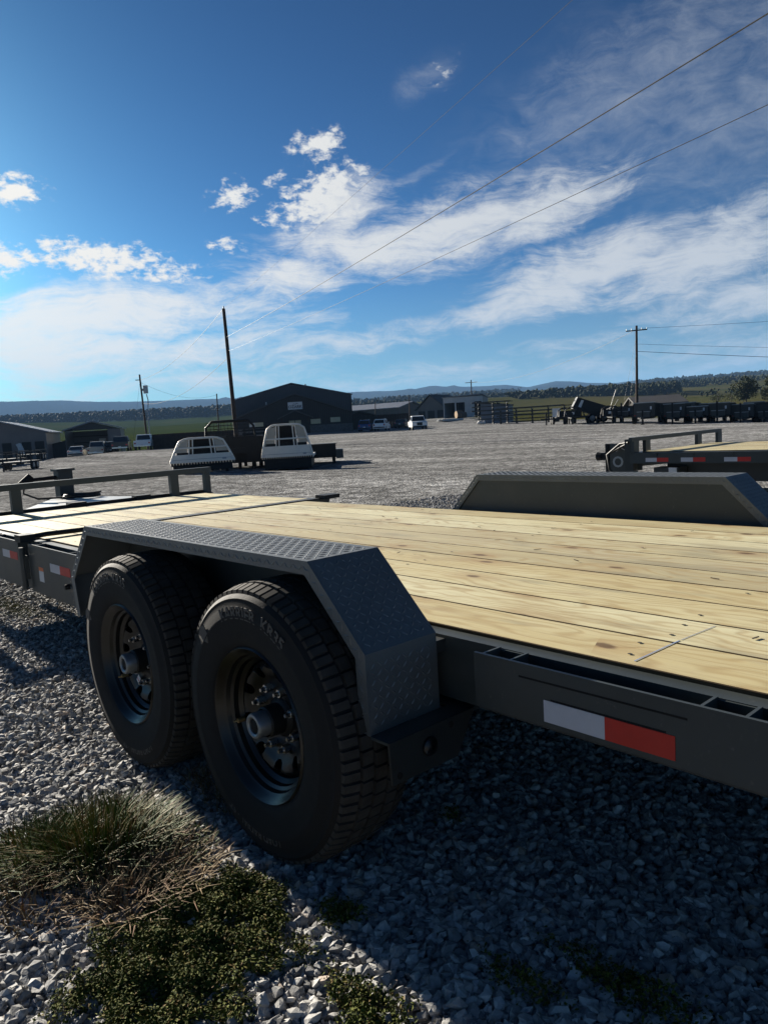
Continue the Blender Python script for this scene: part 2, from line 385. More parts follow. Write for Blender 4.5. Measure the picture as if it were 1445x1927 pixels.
def thing(name,label,cat,loc=(0,0,0),rz=0,group=None):
    o=bpy.data.objects.new(name,None); col.objects.link(o); o.location=loc; o.rotation_euler=(0,0,rz); o.empty_display_size=.2
    return tag(o,label,cat,group)
def tag(o,label,cat,group=None,kind=None):
    if label: o['label']=label
    if cat: o['category']=cat
    if group: o['group']=group
    if kind: o['kind']=kind
    return o
def struct(o): o['kind']='structure'; return o
def stuff(o,label=None,cat=None): o['kind']='stuff'; return tag(o,label,cat)
def kids(o): return [c for c in bpy.data.objects if c.parent==o]
def copy_tree(o,parent=None):
    c=o.copy(); col.objects.link(c); c.parent=parent
    for k in CH.get(o.name,[]) or kids(o): copy_tree(k,c)
    return c
CH={}
def fastmesh(name,V,Fc,m,smooth=False):
    V=np.asarray(V,np.float32); Fc=np.asarray(Fc,np.int32); k=Fc.shape[1]
    me=bpy.data.meshes.new(name); me.vertices.add(len(V)); me.vertices.foreach_set('co',V.ravel())
    me.loops.add(Fc.size); me.loops.foreach_set('vertex_index',Fc.ravel())
    me.polygons.add(len(Fc)); me.polygons.foreach_set('loop_start',np.arange(0,Fc.size,k,dtype=np.int32))
    me.update(calc_edges=True); me.validate(); me.materials.append(M[m])
    me.polygons.foreach_set('use_smooth',np.full(len(Fc),bool(smooth)))
    return me
def text_mesh(txt,size,depth,name='lettering'):
    c=bpy.data.curves.new(name,'FONT'); c.body=txt; c.size=size; c.extrude=depth; c.align_x='CENTER'; c.align_y='CENTER'; c.resolution_u=3; c.offset=.0006*size/.03
    o=bpy.data.objects.new('t',c); col.objects.link(o)
    dg=bpy.context.evaluated_depsgraph_get(); me=bpy.data.meshes.new_from_object(o.evaluated_get(dg))
    bpy.data.objects.remove(o); bpy.data.curves.remove(c); me.name=name; return me
# ------------------------------------------------------------------ ground and terrain
def hor(x): return 846.8-.0602*x
anchors=[(380,890,24),(545,884,27),(148,861,95),(273,846,92),(40,882,65),(60,866,105),(185,858,112),(400,842,80),(560,816,118),(663,811,118),(690,812,112),(785,809,100),(870,791,150),(930,797,95),(1000,796,90),(1100,796,64),(1200,797,56),(1300,797,55),(1445,797,55)]
AP=np.array([at_d(*a) for a in anchors]+[[0,0,0],[-4,0,0],[-8,1,0],[-2,8,0],[2,3,0],[-8,8,0],[-14,6,0],[3,10,0],[1.4,-1.2,0]])
def lot_z(x,y):
    x=np.asarray(x,float); y=np.asarray(y,float)
    d2=(x[...,None]-AP[:,0])**2+(y[...,None]-AP[:,1])**2
    s=2.0+.055*np.hypot(x,y)[...,None]
    wt=1/(d2/s**2+.15)**2
    z=(wt*AP[:,2]).sum(-1)/wt.sum(-1)
    r=np.hypot(x-AP[-9,0],y)
    return z*np.clip((np.hypot(x+1,y-1)-5)/4,0,1)
# skyline tables: image columns that give the azimuths, and the height angle of the land at given ranges
TX=np.array([-900,-300,0,220,440,700,950,1200,1445,1800,2400])
TY={260:np.array([14,14,15,18,12,8,6,6,4,4,4]),800:np.array([38,38,40,38,28,34,30,18,15,15,15]),1900:np.array([48,48,50,46,40,54,45,30,26,26,26]),3300:np.array([46,46,47,44,42,50,44,34,36,36,36])}
TAZ=np.array([az_el(x,hor(x))[0] for x in TX])
TAZ=np.unwrap(TAZ)
def land(az,r):
    o=np.argsort(TAZ)
    rr=np.array([0,120,260,800,1900,3300,9000.]); az=np.where(az<0,az+2*math.pi,az)
    hs=[np.zeros_like(az),np.zeros_like(az)]+[np.interp(az,TAZ[o],TY[k][o])/F*k for k in (260,800,1900,3300)]
    hs.append(hs[-1]*.8)
    hs=np.array(hs); z=np.zeros_like(r)
    for i in range(6):
        m=(r>=rr[i])&(r<=rr[i+1]); t=(r-rr[i])/(rr[i+1]-rr[i]); 
        z=np.where(m,hs[i]+(hs[i+1]-hs[i])*t,z)
    return z
def ground_z(x,y):
    x=np.asarray(x,float);y=np.asarray(y,float)
    r=np.hypot(x-CAM[0],y-CAM[1]); az=np.arctan2(y-CAM[1],x-CAM[0])
    z=lot_z(x,y)*np.clip(1.0-(r-260)/500,0,1)
    z=z+land(az,r)
    return z
rings=np.concatenate([np.arange(0,12,1.0),np.arange(12,40,2),np.arange(40,160,5),np.arange(160,400,20),np.arange(400,1200,60),np.arange(1200,6001,240)])
NA=240
azs=np.linspace(-math.pi,math.pi,NA,endpoint=False)
RR,AA=np.meshgrid(rings,azs,indexing='ij')
X=CAM[0]+RR*np.cos(AA); Y=CAM[1]+RR*np.sin(AA); Z=ground_z(X,Y)
Z=Z+np.where(RR>300,np.sin(X*.011+Y*.006)*np.sin(Y*.009-X*.004)*np.clip((RR-300)/120,0,1)*5,0)-.004
V=np.stack([X,Y,Z],-1).reshape(-1,3)
idx=np.arange(len(rings)*NA).reshape(len(rings),NA)
nx=np.roll(idx,-1,axis=1)
Fq=np.stack([idx[:-1],idx[1:],nx[1:],nx[:-1]],-1).reshape(-1,4)
me=fastmesh('ground',V,Fq,'ground',True)
azp=np.where(AA<0,AA+2*math.pi,AA)
azL=lambda px: az_el(px,hor(px))[0]%(2*math.pi)
edge=np.interp(azp,[azL(1445)-.6,azL(1445),azL(1200),azL(1000),azL(800),azL(660),azL(440),azL(250),azL(0),azL(-300)],[70,75,80,110,170,150,120,118,125,130])
zone=np.clip((RR-edge)/8,0,1)
dry=zone*np.clip(np.interp(azp,[azL(1445),azL(1150),azL(950),azL(700),azL(440)],[.75,.9,.6,.45,.05])*np.clip((RR-60)/60,0,1),0,1)*np.where(RR>1500,.5,1)
ca=me.color_attributes.new('zone','FLOAT_COLOR','POINT')
ca.data.foreach_set('color',np.stack([zone,dry,zone*0,zone*0+1],-1).astype(np.float32).ravel())
struct(place('ground',me))
# distant ridge
RX=[-1400,-900,-400,0,130,200,330,440,560,660,750,850,900,953,995,1047,1080,1105,1160,1224,1270,1315,1380,1445,1700,2200,2800]
RY=[84,84,82,80,78,73,70,69,68,68,67,65,64,64,57,64,61,57,53,54,52,53.5,52,51,50,50,50]
raz=np.unwrap([az_el(x,hor(x))[0] for x in RX]); o=np.argsort(raz)
az=np.linspace(raz.min(),raz.max(),420); top=np.interp(az,raz[o],np.array(RY)[o])
jag=np.convolve(rng.normal(0,1,460),np.ones(9)/9,'same')[20:440]
top=top+jag*1.3
prof=[(2900,.2),(3300,.45),(3700,.72),(4100,.93),(4300,1.0),(4700,.9),(5600,.3)]
V=[];
for r,k in prof:
    n=np.convolve(rng.normal(0,1,480),np.ones(11)/11,'same')[30:450]
    h=top/F*4300*k+ (n*26 if .3<k<.95 else 0)
    V.append(np.stack([CAM[0]+r*np.cos(az),CAM[1]+r*np.sin(az),h],-1))
V=np.array(V); idx=np.arange(V.shape[0]*V.shape[1]).reshape(V.shape[:2])
Fq=np.stack([idx[:-1,:-1],idx[1:,:-1],idx[1:,1:],idx[:-1,1:]],-1).reshape(-1,4)
struct(place('hills',fastmesh('hills',V.reshape(-1,3),Fq,'hill',True)))
# ------------------------------------------------------------------ stones
def ico():
    b=bmesh.new(); bmesh.ops.create_icosphere(b,subdivisions=1,radius=1); b.verts.ensure_lookup_table()
    v=np.array([x.co[:] for x in b.verts]); f=np.array([[q.index for q in p.verts] for p in b.faces]); b.free(); return v,f
IV,IF=ico()            # 12 verts, 20 faces
def cut_stone(n):
    out=[]
    for i in range(n):
        v=IV.copy()
        for k in range(6):          # planar cuts make angular crushed rock
            d=rng.normal(size=3); d/=np.linalg.norm(d); h=rng.uniform(.34,.72)
            s=v@d; v=np.where((s>h)[:,None],v-d*(s-h)[:,None],v)
        v*=rng.uniform(.85,1.15,(12,1))
        v*=np.array([rng.uniform(1.0,1.5),rng.uniform(.75,1.1),rng.uniform(.5,.85)])
        out.append(v)
    return np.array(out)
SHAPES=cut_stone(40)
CV=np.array([[x,y,z] for x in(-1,1) for y in(-1,1) for z in(-1,1)],float)*.72
CHF=np.array([[0,1,3],[0,3,2],[4,6,7],[4,7,5],[0,4,5],[0,5,1],[2,3,7],[2,7,6],[0,2,6],[0,6,4],[1,5,7],[1,7,3]])
CHIPS=[]
for i in range(60):
    v=CV*rng.uniform(.55,1.1,(8,3)); v*=np.array([rng.uniform(.9,1.5),rng.uniform(.7,1.1),rng.uniform(.5,.9)]); v[4:,1]+=rng.normal(0,.15); v[:,2]+=v[:,0]*rng.normal(0,.25); CHIPS.append(v)
CHIPS=np.array(CHIPS)
def stones(xy,size,zoff=0.0):
    out=[];o=0;fo=[]
    for sel,SHP,FC in ((size>.0125,SHAPES,IF),(size<=.0125,CHIPS,CHF)):
        p=xy[sel]; sz=size[sel]; n=len(p)
        if not n: continue
        v=SHP[rng.integers(0,len(SHP),n)]*sz[:,None,None]; nv=v.shape[1]
        a=rng.uniform(0,2*math.pi,n); t=rng.normal(0,.4,n); t2=rng.normal(0,.4,n)
        def rotm(ax,an):
            c,s_=np.cos(an),np.sin(an); m=np.zeros((n,3,3)); i,j=[(1,2),(0,2),(0,1)][ax]
            m[:,range(3),range(3)]=1; m[:,i,i]=c; m[:,j,j]=c; m[:,i,j]=-s_; m[:,j,i]=s_; return m
        Rm=rotm(2,a)@rotm(0,t)@rotm(1,t2)
        v=np.einsum('nij,nkj->nki',Rm,v)
        z=sz*rng.uniform(-.05,.5,n)+zoff+rng.uniform(0,.006,n)
        v+=np.stack([p[:,0],p[:,1],z],-1)[:,None,:]
        f=FC[None]+(np.arange(n)*nv)[:,None,None]+o
        out.append(v.reshape(-1,3)); fo.append(f.reshape(-1,3)); o+=n*nv
    return np.concatenate(out),np.concatenate(fo)
def field(n,x0,x1,y0,y1,smin,smax,keep=None):
    xy=np.stack([rng.uniform(x0,x1,n),rng.uniform(y0,y1,n)],-1)
    if keep is not None: xy=xy[keep(xy[:,0],xy[:,1])]
    # keep only what a wide view from here could show
    d=xy-CAM[:2]; ang=(np.arctan2(d[:,1],d[:,0])-YAW+math.pi)%(2*math.pi)-math.pi
    dd=np.hypot(d[:,0],d[:,1]); xy=xy[np.abs(ang)<np.where(dd<2.2,1.15,.66)]
    u=rng.uniform(0,1,len(xy))
    return xy,smin+(smax-smin)*u**2.3
parts=[]
near=field(150000,-1.3,2.1,-2.0,1.3,.0048,.0205)
mid=field(92000,-4.2,-.9,-1.9,1.6,.0062,.021)
far=field(30000,-9.5,-4.0,-2.6,2.4,.010,.024)
beyond=field(30000,-6.5,1.2,2.2,7.2,.010,.025)
bv=[];bf=[];o=0
for xy,s_ in (near,mid,far,beyond):
    v,f=stones(xy,s_,-.004); bv.append(v); bf.append(f+o); o+=len(v)
stuff(place('gravel',fastmesh('gravel',np.concatenate(bv),np.concatenate(bf),'stone')),'loose crushed grey limestone gravel around the trailer','gravel')
# ------------------------------------------------------------------ the trailer
ZD=.600; ZR=.590; ZF=.80; FW=.227; W=2.04
tr=thing('flatbed_trailer','dark grey tandem axle flatbed trailer with new yellow pine plank deck','trailer',(-1.5,1.02,0))
def B(name,m,smooth=False,parent=None,fn=None,label=None):
    mb=MB(); fn(mb); o=mb.build(name,m,parent or tr,smooth,world=parent is None)
    if label: o['label']=label
    return o
def plank_mesh(L,wd,th=.038):
    mb=MB(); c=.0018; h=wd/2
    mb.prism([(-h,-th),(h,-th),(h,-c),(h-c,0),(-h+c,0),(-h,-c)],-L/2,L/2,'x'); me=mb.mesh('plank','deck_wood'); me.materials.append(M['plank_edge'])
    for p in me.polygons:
        if abs(p.normal.y)>.5: p.material_index=1  # plank sides coloured dark so the gaps read as shaded
    return me
def planks(parent,x0,x1,y0,y1,n,z,world=True):
    pitch=(y1-y0)/n; me=plank_mesh(x1-x0,pitch-.0056)
    for i in range(n):
        if i:
            j=MB(); yj=y0+pitch*i; j.mm(x0,x1,yj-.0038,yj+.0038,z-.037,z-.006); stuff(j.build('joint_shade','hole',parent,world=world))  # near-black strip painting shade into the gap between planks
        o=place('plank',me,parent,((x0+x1)/2+random.uniform(-.002,.002),y0+pitch*(i+.5),z+random.uniform(-.0006,.0)),(random.uniform(-.0008,.0008),0,0),world)
planks(tr,-3.04,1.95,.0785,1.9615,10,ZD)
planks(tr,-4.80,-3.14,.083,2.10,11,ZD)
# screws, in pairs on the crossmember lines
mb=MB()
for xs in (-2.6,-1.6,-.55,.62):
    for i in range(10):
        for k in (-.045,.045):
            if random.random()<.3: continue
            y=.083+.1874*(i+.5)+k+random.uniform(-.008,.008); x=xs+random.uniform(-.02,.02)
            mb.add([(x+.006*math.cos(t),y+.005*math.sin(t),ZD+.0012) for t in np.linspace(0,2*math.pi,7)[:-1]],[(0,1,2,3,4,5)])
stuff(mb.build('screw_heads','hole',tr,world=True))
# bits of bark and splinters left on the deck
mb=MB()
for i in range(34):
    x=random.uniform(-2.8,1.2); y=random.uniform(.12,1.95); a=random.uniform(0,6.3); l=random.uniform(.006,.03)
    mb.bar((x,y,ZD+.003),(x+l*math.cos(a),y+l*math.sin(a),ZD+random.uniform(.002,.008)),.003,.002)
stuff(mb.build('splinters','bark',tr,world=True))
B('chalk_line','chalk',fn=lambda m:[m.bar(at_z(1193,1244,ZD+.0006),at_z(1278,1205,ZD+.0006),.0030,.0003),m.bar(at_z(1281,1204,ZD+.0006),at_z(1345,1178,ZD+.0006),.0015,.0003)])
# main frame
B('side_rail','steel',fn=lambda m:(m.mm(-3.04,1.95,.036,.080,.575,ZR),m.mm(-3.04,1.95,.036,.044,.44,.575),m.mm(-3.04,1.95,.036,.085,.432,.44)))
B('side_rail','steel',fn=lambda m:(m.mm(-3.04,1.95,1.960,2.004,.575,ZR),m.mm(-3.04,1.95,1.996,2.004,.44,.575),m.mm(-3.04,1.95,1.955,2.004,.432,.44)))
B('main_beam','steel_plain',fn=lambda m:m.mm(-4.85,1.9,.34,.42,.27,.43)); B('main_beam','steel_plain',fn=lambda m:m.mm(-4.85,1.9,1.62,1.70,.27,.43))
for x in np.arange(-4.5,1.9,.42): B('crossmember','steel_plain',fn=lambda m,x=x:m.mm(x,x+.05,.088,1.952,.432,.555))
B('underdeck_plate','steel_plain',fn=lambda m:m.mm(-3.0,1.94,.088,1.952,.556,.5605))
B('front_underdeck','steel_plain',fn=lambda m:m.mm(-4.78,-3.16,.088,2.09,.556,.5605))
# outer rub rail behind the fender, with stake pockets
B('rub_rail','steel',fn=lambda m:m.mm(.345,1.95,-.034,-.026,.470,.594))
def pocket(x0,x1):
    def fn(m):
        m.mm(x0,x0+.006,-.0255,.0355,.500,.593); m.mm(x1-.006,x1,-.0255,.0355,.500,.593); m.mm(x0+.006,x1-.006,-.0255,-.0205,.500,.5915); m.mm(x0+.006,x1-.006,.0305,.0355,.500,.5885)
    B('stake_pocket','steel',fn=fn)
for x in (.362,.858,1.354,1.85-.085): pocket(x,x+.083)
B('rail_bottom','steel_plain',fn=lambda m:m.mm(.345,1.95,-.0255,.0355,.462,.4695))
for x0,x1,z in ((.47,.84,.563),(.55,.80,.528),(.98,1.33,.563),(.98,1.3,.528)): B('slot','hole',fn=lambda m:m.mm(x0,x1,-.0347,-.0339,z,z+.004))
def tape(x0,L,y,z0,h,par=None,m1=None):
    B('reflector_tape','decal_white',fn=lambda m:m.mm(x0,x0+L/2,y,y+.0012,z0,z0+h)); B('reflector_tape','decal_red',fn=lambda m:m.mm(x0+L/2,x0+L,y,y+.0012,z0,z0+h))
TY0=-.0353
q0=at_z(0,0,0)
def on_y(px,py,y):
    v=ray(px,py); return CAM+v*((y-CAM[1])/v[1])
a=on_y(1022,1317,TY0); b=on_y(1269,1389,TY0); c=on_y(1022,1357,TY0)
tape(a[0],b[0]-a[0],TY0,c[2],a[2]-c[2])
# left of the fender: deep side plate in two lengths with the tilt joint between
B('rub_rail','steel',fn=lambda m:m.mm(-2.85,-1.62,-.034,-.026,.335,.594))
B('rub_rail','steel',fn=lambda m:m.mm(-4.88,-3.03,-.034,-.026,.335,.594))
for x in (-2.84,-2.25,-1.75,-3.12,-3.6,-4.1,-4.6): pocket(x,x+.083)
B('side_plate','steel',fn=lambda m:m.mm(-4.85,-1.62,-.012,.034,.335,.498))
B('front_side_rail','steel',fn=lambda m:(m.mm(-4.85,-3.14,.036,.080,.50,ZR)))
B('front_side_rail','steel',fn=lambda m:(m.mm(-4.85,-3.05,2.105,2.19,.40,ZR)))
B('divider_plate','steel_plain',fn=lambda m:m.mm(-3.135,-3.045,.02,2.19,.57,.606))
B('pivot_bar','steel',smooth=40,fn=lambda m:m.cyl((-2.875,-.06,.575),(-2.875,-.06,.345),.016,.016,10)); B('pivot_bar','steel',fn=lambda m:m.mm(-2.905,-2.855,-.0555,-.0345,.40,.53))
B('latch_lever','black_steel',smooth=40,fn=lambda m:(m.tube([(-2.98,-.02,.612),(-2.95,.1,.622),(-2.95,.36,.618)],.014,8),m.mm(-3.02,-2.92,-.05,.03,.596,.635)))
B('latch_lever','black_steel',fn=lambda m:m.mm(-3.10,-2.98,2.10,2.24,.600,.628))
for x0,z0 in ((-3.344,.484),(-2.512,.475)): tape(x0,.285,TY0,z0,.044)
B('warning_label','label_white',fn=lambda m:m.mm(-2.70,-2.63,-.0353,-.034,.405,.462)); B('warning_label','label_orange',fn=lambda m:m.mm(-2.70,-2.63,-.0353,-.034,.4625,.482))
B('marker_lamp','black_steel',smooth=40,fn=lambda m:m.cyl((-2.25,-.034,.43),(-2.25,-.06,.43),.014,.012,12))
# headboard
B('headboard_rail','steel',fn=lambda m:m.mm(-4.895,-4.835,-.25,2.20,.786,.835))
for y in (-.17,.49,1.83,2.16): B('headboard_post','steel',fn=lambda m,y=y:m.mm(-4.89,-4.84,y-.038,y+.038,.575,.7855) if y not in(2.16,) else m.mm(-4.89,-4.84,y-.028,y+.028,.575,.7855))
B('front_angle','black_steel',fn=lambda m:(m.mm(-4.93,-4.805,-.02,2.19,.50,.597),m.mm(-4.945,-4.932,-.02,2.19,.50,.622)))
for y in (.98,1.55): B('hinge_block','black_steel',fn=lambda m,y=y:m.mm(-4.99,-4.90,y-.07,y+.07,.598,.635))
# tongue with jack and breakaway cable
B('tongue_plate','galv',fn=lambda m:m.add([(-4.95,.45,.585),(-4.95,1.95,.585),(-6.5,1.47,.585),(-6.5,1.30,.585),(-4.95,.45,.575),(-4.95,1.95,.575),(-6.5,1.47,.575),(-6.5,1.30,.575)],[(0,1,2,3),(7,6,5,4),(0,4,5,1),(1,5,6,2),(2,6,7,3),(3,7,4,0)]))
B('tongue_beam','steel',fn=lambda m:m.bar((-4.9,.6,.50),(-6.5,1.34,.50),.08,.145)); B('tongue_beam','steel',fn=lambda m:m.bar((-4.9,1.85,.50),(-6.5,1.43,.50),.08,.145))
B('coupler','black_steel',fn=lambda m:(m.mm(-6.75,-6.42,1.31,1.46,.40,.57),m.mm(-6.95,-6.75,1.33,1.44,.44,.52)))
B('jack','steel_plain',fn=lambda m:(m.mm(-6.42,-6.28,1.30,1.44,.10,.86),m.mm(-6.44,-6.26,1.28,1.46,.86,.885),m.mm(-6.45,-6.25,1.27,1.47,.005,.10)))
B('jack_handle','rubber',smooth=40,fn=lambda m:(m.tube([(-6.36,1.30,.80),(-6.45,1.06,.79)],.018,8),m.cyl((-6.47,1.10,.82),(-6.47,1.00,.74),.045,.045,14)))
def coil(m):
    pts=[(-6.47,1.03,.76),(-6.50,1.02,.66),(-6.40,1.12,.60),(-6.2,1.3,.602)]
    for k in range(34): pts.append((-6.1+.13*math.cos(k*.42)+.02*math.sin(k),1.45+.17*math.sin(k*.42),.602+.0010*k))
    m.tube(pts,.010,7)
B('breakaway_cable','cable',smooth=60,fn=coil)
# ---- fenders with raised tread
PROF=[(.195,.417),(.195,.606),(0,.80),(-1.436,.80),(-1.643,.585),(-1.612,.42)]
def offset_prof(d):
    out=[]; P=[np.array(p) for p in PROF]
    for i in range(len(P)):
        ds=[]
        if i>0: ds.append((P[i]-P[i-1])/np.linalg.norm(P[i]-P[i-1]))
        if i<len(P)-1: ds.append((P[i+1]-P[i])/np.linalg.norm(P[i+1]-P[i]))
        ns=[np.array([-q[1],q[0]]) for q in ds]     # inward normal for this winding
        n=sum(ns); n/=np.linalg.norm(n); out.append(P[i]+n*d/max(.3,n@ns[0]))
    return out
IN=offset_prof(.005); LIP=offset_prof(.034)
def strip(mb,A,Bp,ya,yb):
    n=len(A)
    q=[(p[0],ya,p[1]) for p in A]+[(p[0],ya,p[1]) for p in Bp]+[(p[0],yb,p[1]) for p in A]+[(p[0],yb,p[1]) for p in Bp]
    fs=[]
    for i in range(n-1):
        fs+=[(i,i+1,n+i+1,n+i),(2*n+i,3*n+i,3*n+i+1,2*n+i+1),(i,2*n+i,2*n+i+1,i+1),(n+i,n+i+1,3*n+i+1,3*n+i)]
    fs+=[(0,n,3*n,2*n),(n-1,3*n-1,4*n-1,2*n-1)]
    mb.add(q,fs)
def lug(mb,P,u,v,n,ang,L=.0085,wd=.0024,h=.0013):
    # a curved lens-shaped tread lug: P centre, u v in plane, n out
    c,s=math.cos(ang),math.sin(ang); a=u*c+v*s; b=-u*s+v*c
    bow=.18*L
    e0=P-a*L; e1=P+a*L; m=P+b*bow
    q1=P-a*L*.5+b*bow*.75; q2=P+a*L*.5+b*bow*.75
    vs=[e0,q1-b*wd,m-b*wd*1.1,q2-b*wd,e1,q2+b*wd,m+b*wd*1.1,q1+b*wd]+[q1+n*h,m+n*h*1.1,q2+n*h]
    mb.add(vs,[(0,1,8),(1,2,9,8),(2,3,10,9),(3,4,10),(4,5,10),(5,6,9,10),(6,7,8,9),(7,0,8)])
def fender(y0,y1,name='fender',side=-1,parent=None,dx=0,detail=True):
    par=parent or tr
    mb=MB(); strip(mb,PROF,IN,y0+.0055,y1-.0055)
    o=mb.build(name,'tread_steel',par,world=True); o.location.x+=dx
    lm=MB(); strip(lm,PROF,LIP,y0,y0+.005); strip(lm,PROF,LIP,y1-.005,y1)
    lm.build('fender_lip','tread_steel',o)
    pm=MB(); yi=(y1-.012 if side<0 else y0+.008)
    pm.prism([tuple(p) for p in offset_prof(.008)][::-1],yi,yi+.004)
    pm.build('fender_side','steel',o)
    if detail:
        tm=MB(); k=0; pit=.0195
        for i in range(len(PROF)-1):
            p0=np.array([PROF[i][0],0,PROF[i][1]]);p1=np.array([PROF[i+1][0],0,PROF[i+1][1]]); L=np.linalg.norm(p1-p0); u=(p1-p0)/L
            v=np.array([0,1.,0]); n=np.cross(u,v); n=n if (n[2]>.1 or (abs(n[2])<=.1 and (n[0]>0)==(i==0))) else -n
            nu=int((L-.02)/pit); nv=int((y1-y0-.02)/pit)
            for a in range(nu):
                for b in range(nv):
                    P=p0+u*(.012+pit*(a+.5)); P[1]=y0+.012+pit*(b+.5)
                    lug(tm,P,u,v,n,math.pi/4 if (a+b)%2 else -math.pi/4)
            for yy,sg in ((y0,-1),(y1,1)):
                for a in range(int(L/pit)):
                    P=p0+u*(pit*(a+.5)); nn=np.array([0,sg*1.,0]); inw=-n; P=P+inw*.017; P[1]=yy
                    lug(tm,P,u,inw,nn,math.pi/4 if a%2 else -math.pi/4,L=.0095,h=.0014)
        t_=tm.build('tread_lugs','tread_steel',o,40); t_['kind']='stuff'
    return o
fn_=fender(-FW,0,side=-1); ff_=fender(W,W+FW,side=1)
B('gap_filler','steel_plain',fn=lambda m:m.mm(-1.64,.19,.0005,.0355,.55,.582))  # added filler plates that stop sun leaking between fender and rail
B('gap_filler','steel_plain',fn=lambda m:m.mm(-1.64,.19,2.0045,2.0395,.55,.582))
# rear light bracket under the near fender
B('lamp_bracket','steel',fn=lambda m:(m.mm(.196,.252,-.226,.03,.410,.4165),))
def face(m):
    y0,y1=-.226,.055
    m.add([(.2525,y0,.4165),(.2525,y1,.4165),(.2525,-.01,.315),(.2525,y0+.004,.318),(.2585,y0,.4165),(.2585,y1,.4165),(.2585,-.01,.315),(.2585,y0+.004,.318)],[(0,1,2,3),(7,6,5,4),(0,4,5,1),(1,5,6,2),(2,6,7,3),(3,7,4,0)])
lb=B('lamp_bracket','steel_plain',fn=face)
MB().lathe([(.004,.012),(.016,.010),(.022,.004),(.0225,-.004)],20,'z').build('marker_lamp','black_rim',lb,40,loc=(.2605,-.105,.372),rot=(0,R(90),0))
lb2=MB().cyl((.262,-.118,.366),(.270,-.118,.366),.006,.005,10).build('marker_bulb','chrome',lb,40)
B('bracket_ledge','steel',fn=lambda m:m.mm(.10,.2515,.031,.086,.405,.414))
for y,z in ((-.20,.335),(-.03,.40)): MB().cyl((.2587,y,z),(.2600,y,z),.008,.008,10).build('bolt_hole','hole',lb)
# ---- wheels
def disc_mesh():
    b=bmesh.new(); loops=[]
    def circ(r,n,cx=0,cz=0):
        vs=[b.verts.new((cx+r*math.sin(2*math.pi*i/n),0,cz+r*math.cos(2*math.pi*i/n))) for i in range(n)]
        return [b.edges.new((vs[i],vs[(i+1)%n])) for i in range(n)]
    E=circ(.158,64)+circ(.055,40)
    for k in range(9):
        t=2*math.pi*k/9+.2; E+=circ(.0165,16,.128*math.sin(t),.128*math.cos(t))
    bmesh.ops.triangle_fill(b,use_beauty=True,edges=E)
    bmesh.ops.subdivide_edges(b,edges=[e for e in b.edges if e.calc_length()>.03],cuts=1)
    bmesh.ops.triangulate(b,faces=b.faces)
    for v in b.verts:
        r=math.hypot(v.co.x,v.co.z)
        v.co.y=np.interp(r,[.055,.10,.112,.135,.15,.158],[-.030,-.034,-.046,-.058,-.054,-.038])
    # back thickness
    ret=bmesh.ops.extrude_face_region(b,geom=b.faces[:])
    for v in [g for g in ret['geom'] if isinstance(g,bmesh.types.BMVert)]: v.co.y+=.006
    bmesh.ops.recalc_face_normals(b,faces=b.faces)
    me=bpy.data.meshes.new('wheel'); b.to_mesh(me); b.free(); me.materials.append(M['black_rim'])
    me.polygons.foreach_set('use_smooth',[True]*len(me.polygons)); me.set_sharp_from_angle(angle=R(35)); return me
def tyre_mesh():
    mb=MB()
    half=[(.196,-.094),(.206,-.106),(.222,-.113),(.238,-.1165),(.262,-.1195),(.285,-.121),(.291,-.1222),(.296,-.1212),(.318,-.118),(.334,-.1135),(.338,-.1145),(.341,-.112),(.350,-.104),(.357,-.094),(.361,-.07),(.363,-.03)]
    prof=half+[(r,-y) for r,y in half[::-1]]
    mb.lathe(prof,96); body=mb.mesh('tyre','rubber',30); mb=MB()
    def block(y0,y1,t0,t1,ra,rb,rise):
        q=[]
        for rr,top in ((0,0),(rise,1)):
            for y,r in ((y0,ra),(y1,rb)):
                for t in (t0,t1):
                    sh=.0016 if top else 0
                    tt=t+(sh/.36 if t==t0 else -sh/.36); yy=y+(sh if y==y0 else -sh)
                    q.append(((r+rr)*math.sin(tt),yy,(r+rr)*math.cos(tt)))
        mb.add(q,[(4,5,7,6),(0,1,5,4),(2,6,7,3),(0,4,6,2),(1,3,7,5)])
    N=82
    for k in range(N):
        t=2*math.pi*k/N; g=2*math.pi/N
        for sg in (-1,1):
            block(*( (-.105,-.064) if sg<0 else (.064,.105)),t,t+g*.80,.349 if sg<0 else .360,.360 if sg<0 else .349,.0100)
    N=62
    for k in range(N):
        t=2*math.pi*k/N; g=2*math.pi/N
        for j,(y0,y1) in enumerate(((-.058,-.024),(-.018,.018),(.024,.058))): block(y0,y1,t+g*.33*j,t+g*(.33*j+.91),.3605,.3605,.0115)
    return body,mb.mesh('tread','tread_rubber')
def bend(me,r,phi0,yb):
    for v in me.vertices:
        u,h,d=v.co; t=phi0+u/r; rr=r+h
        v.co=(rr*math.sin(t),yb-d,rr*math.cos(t))
    return me
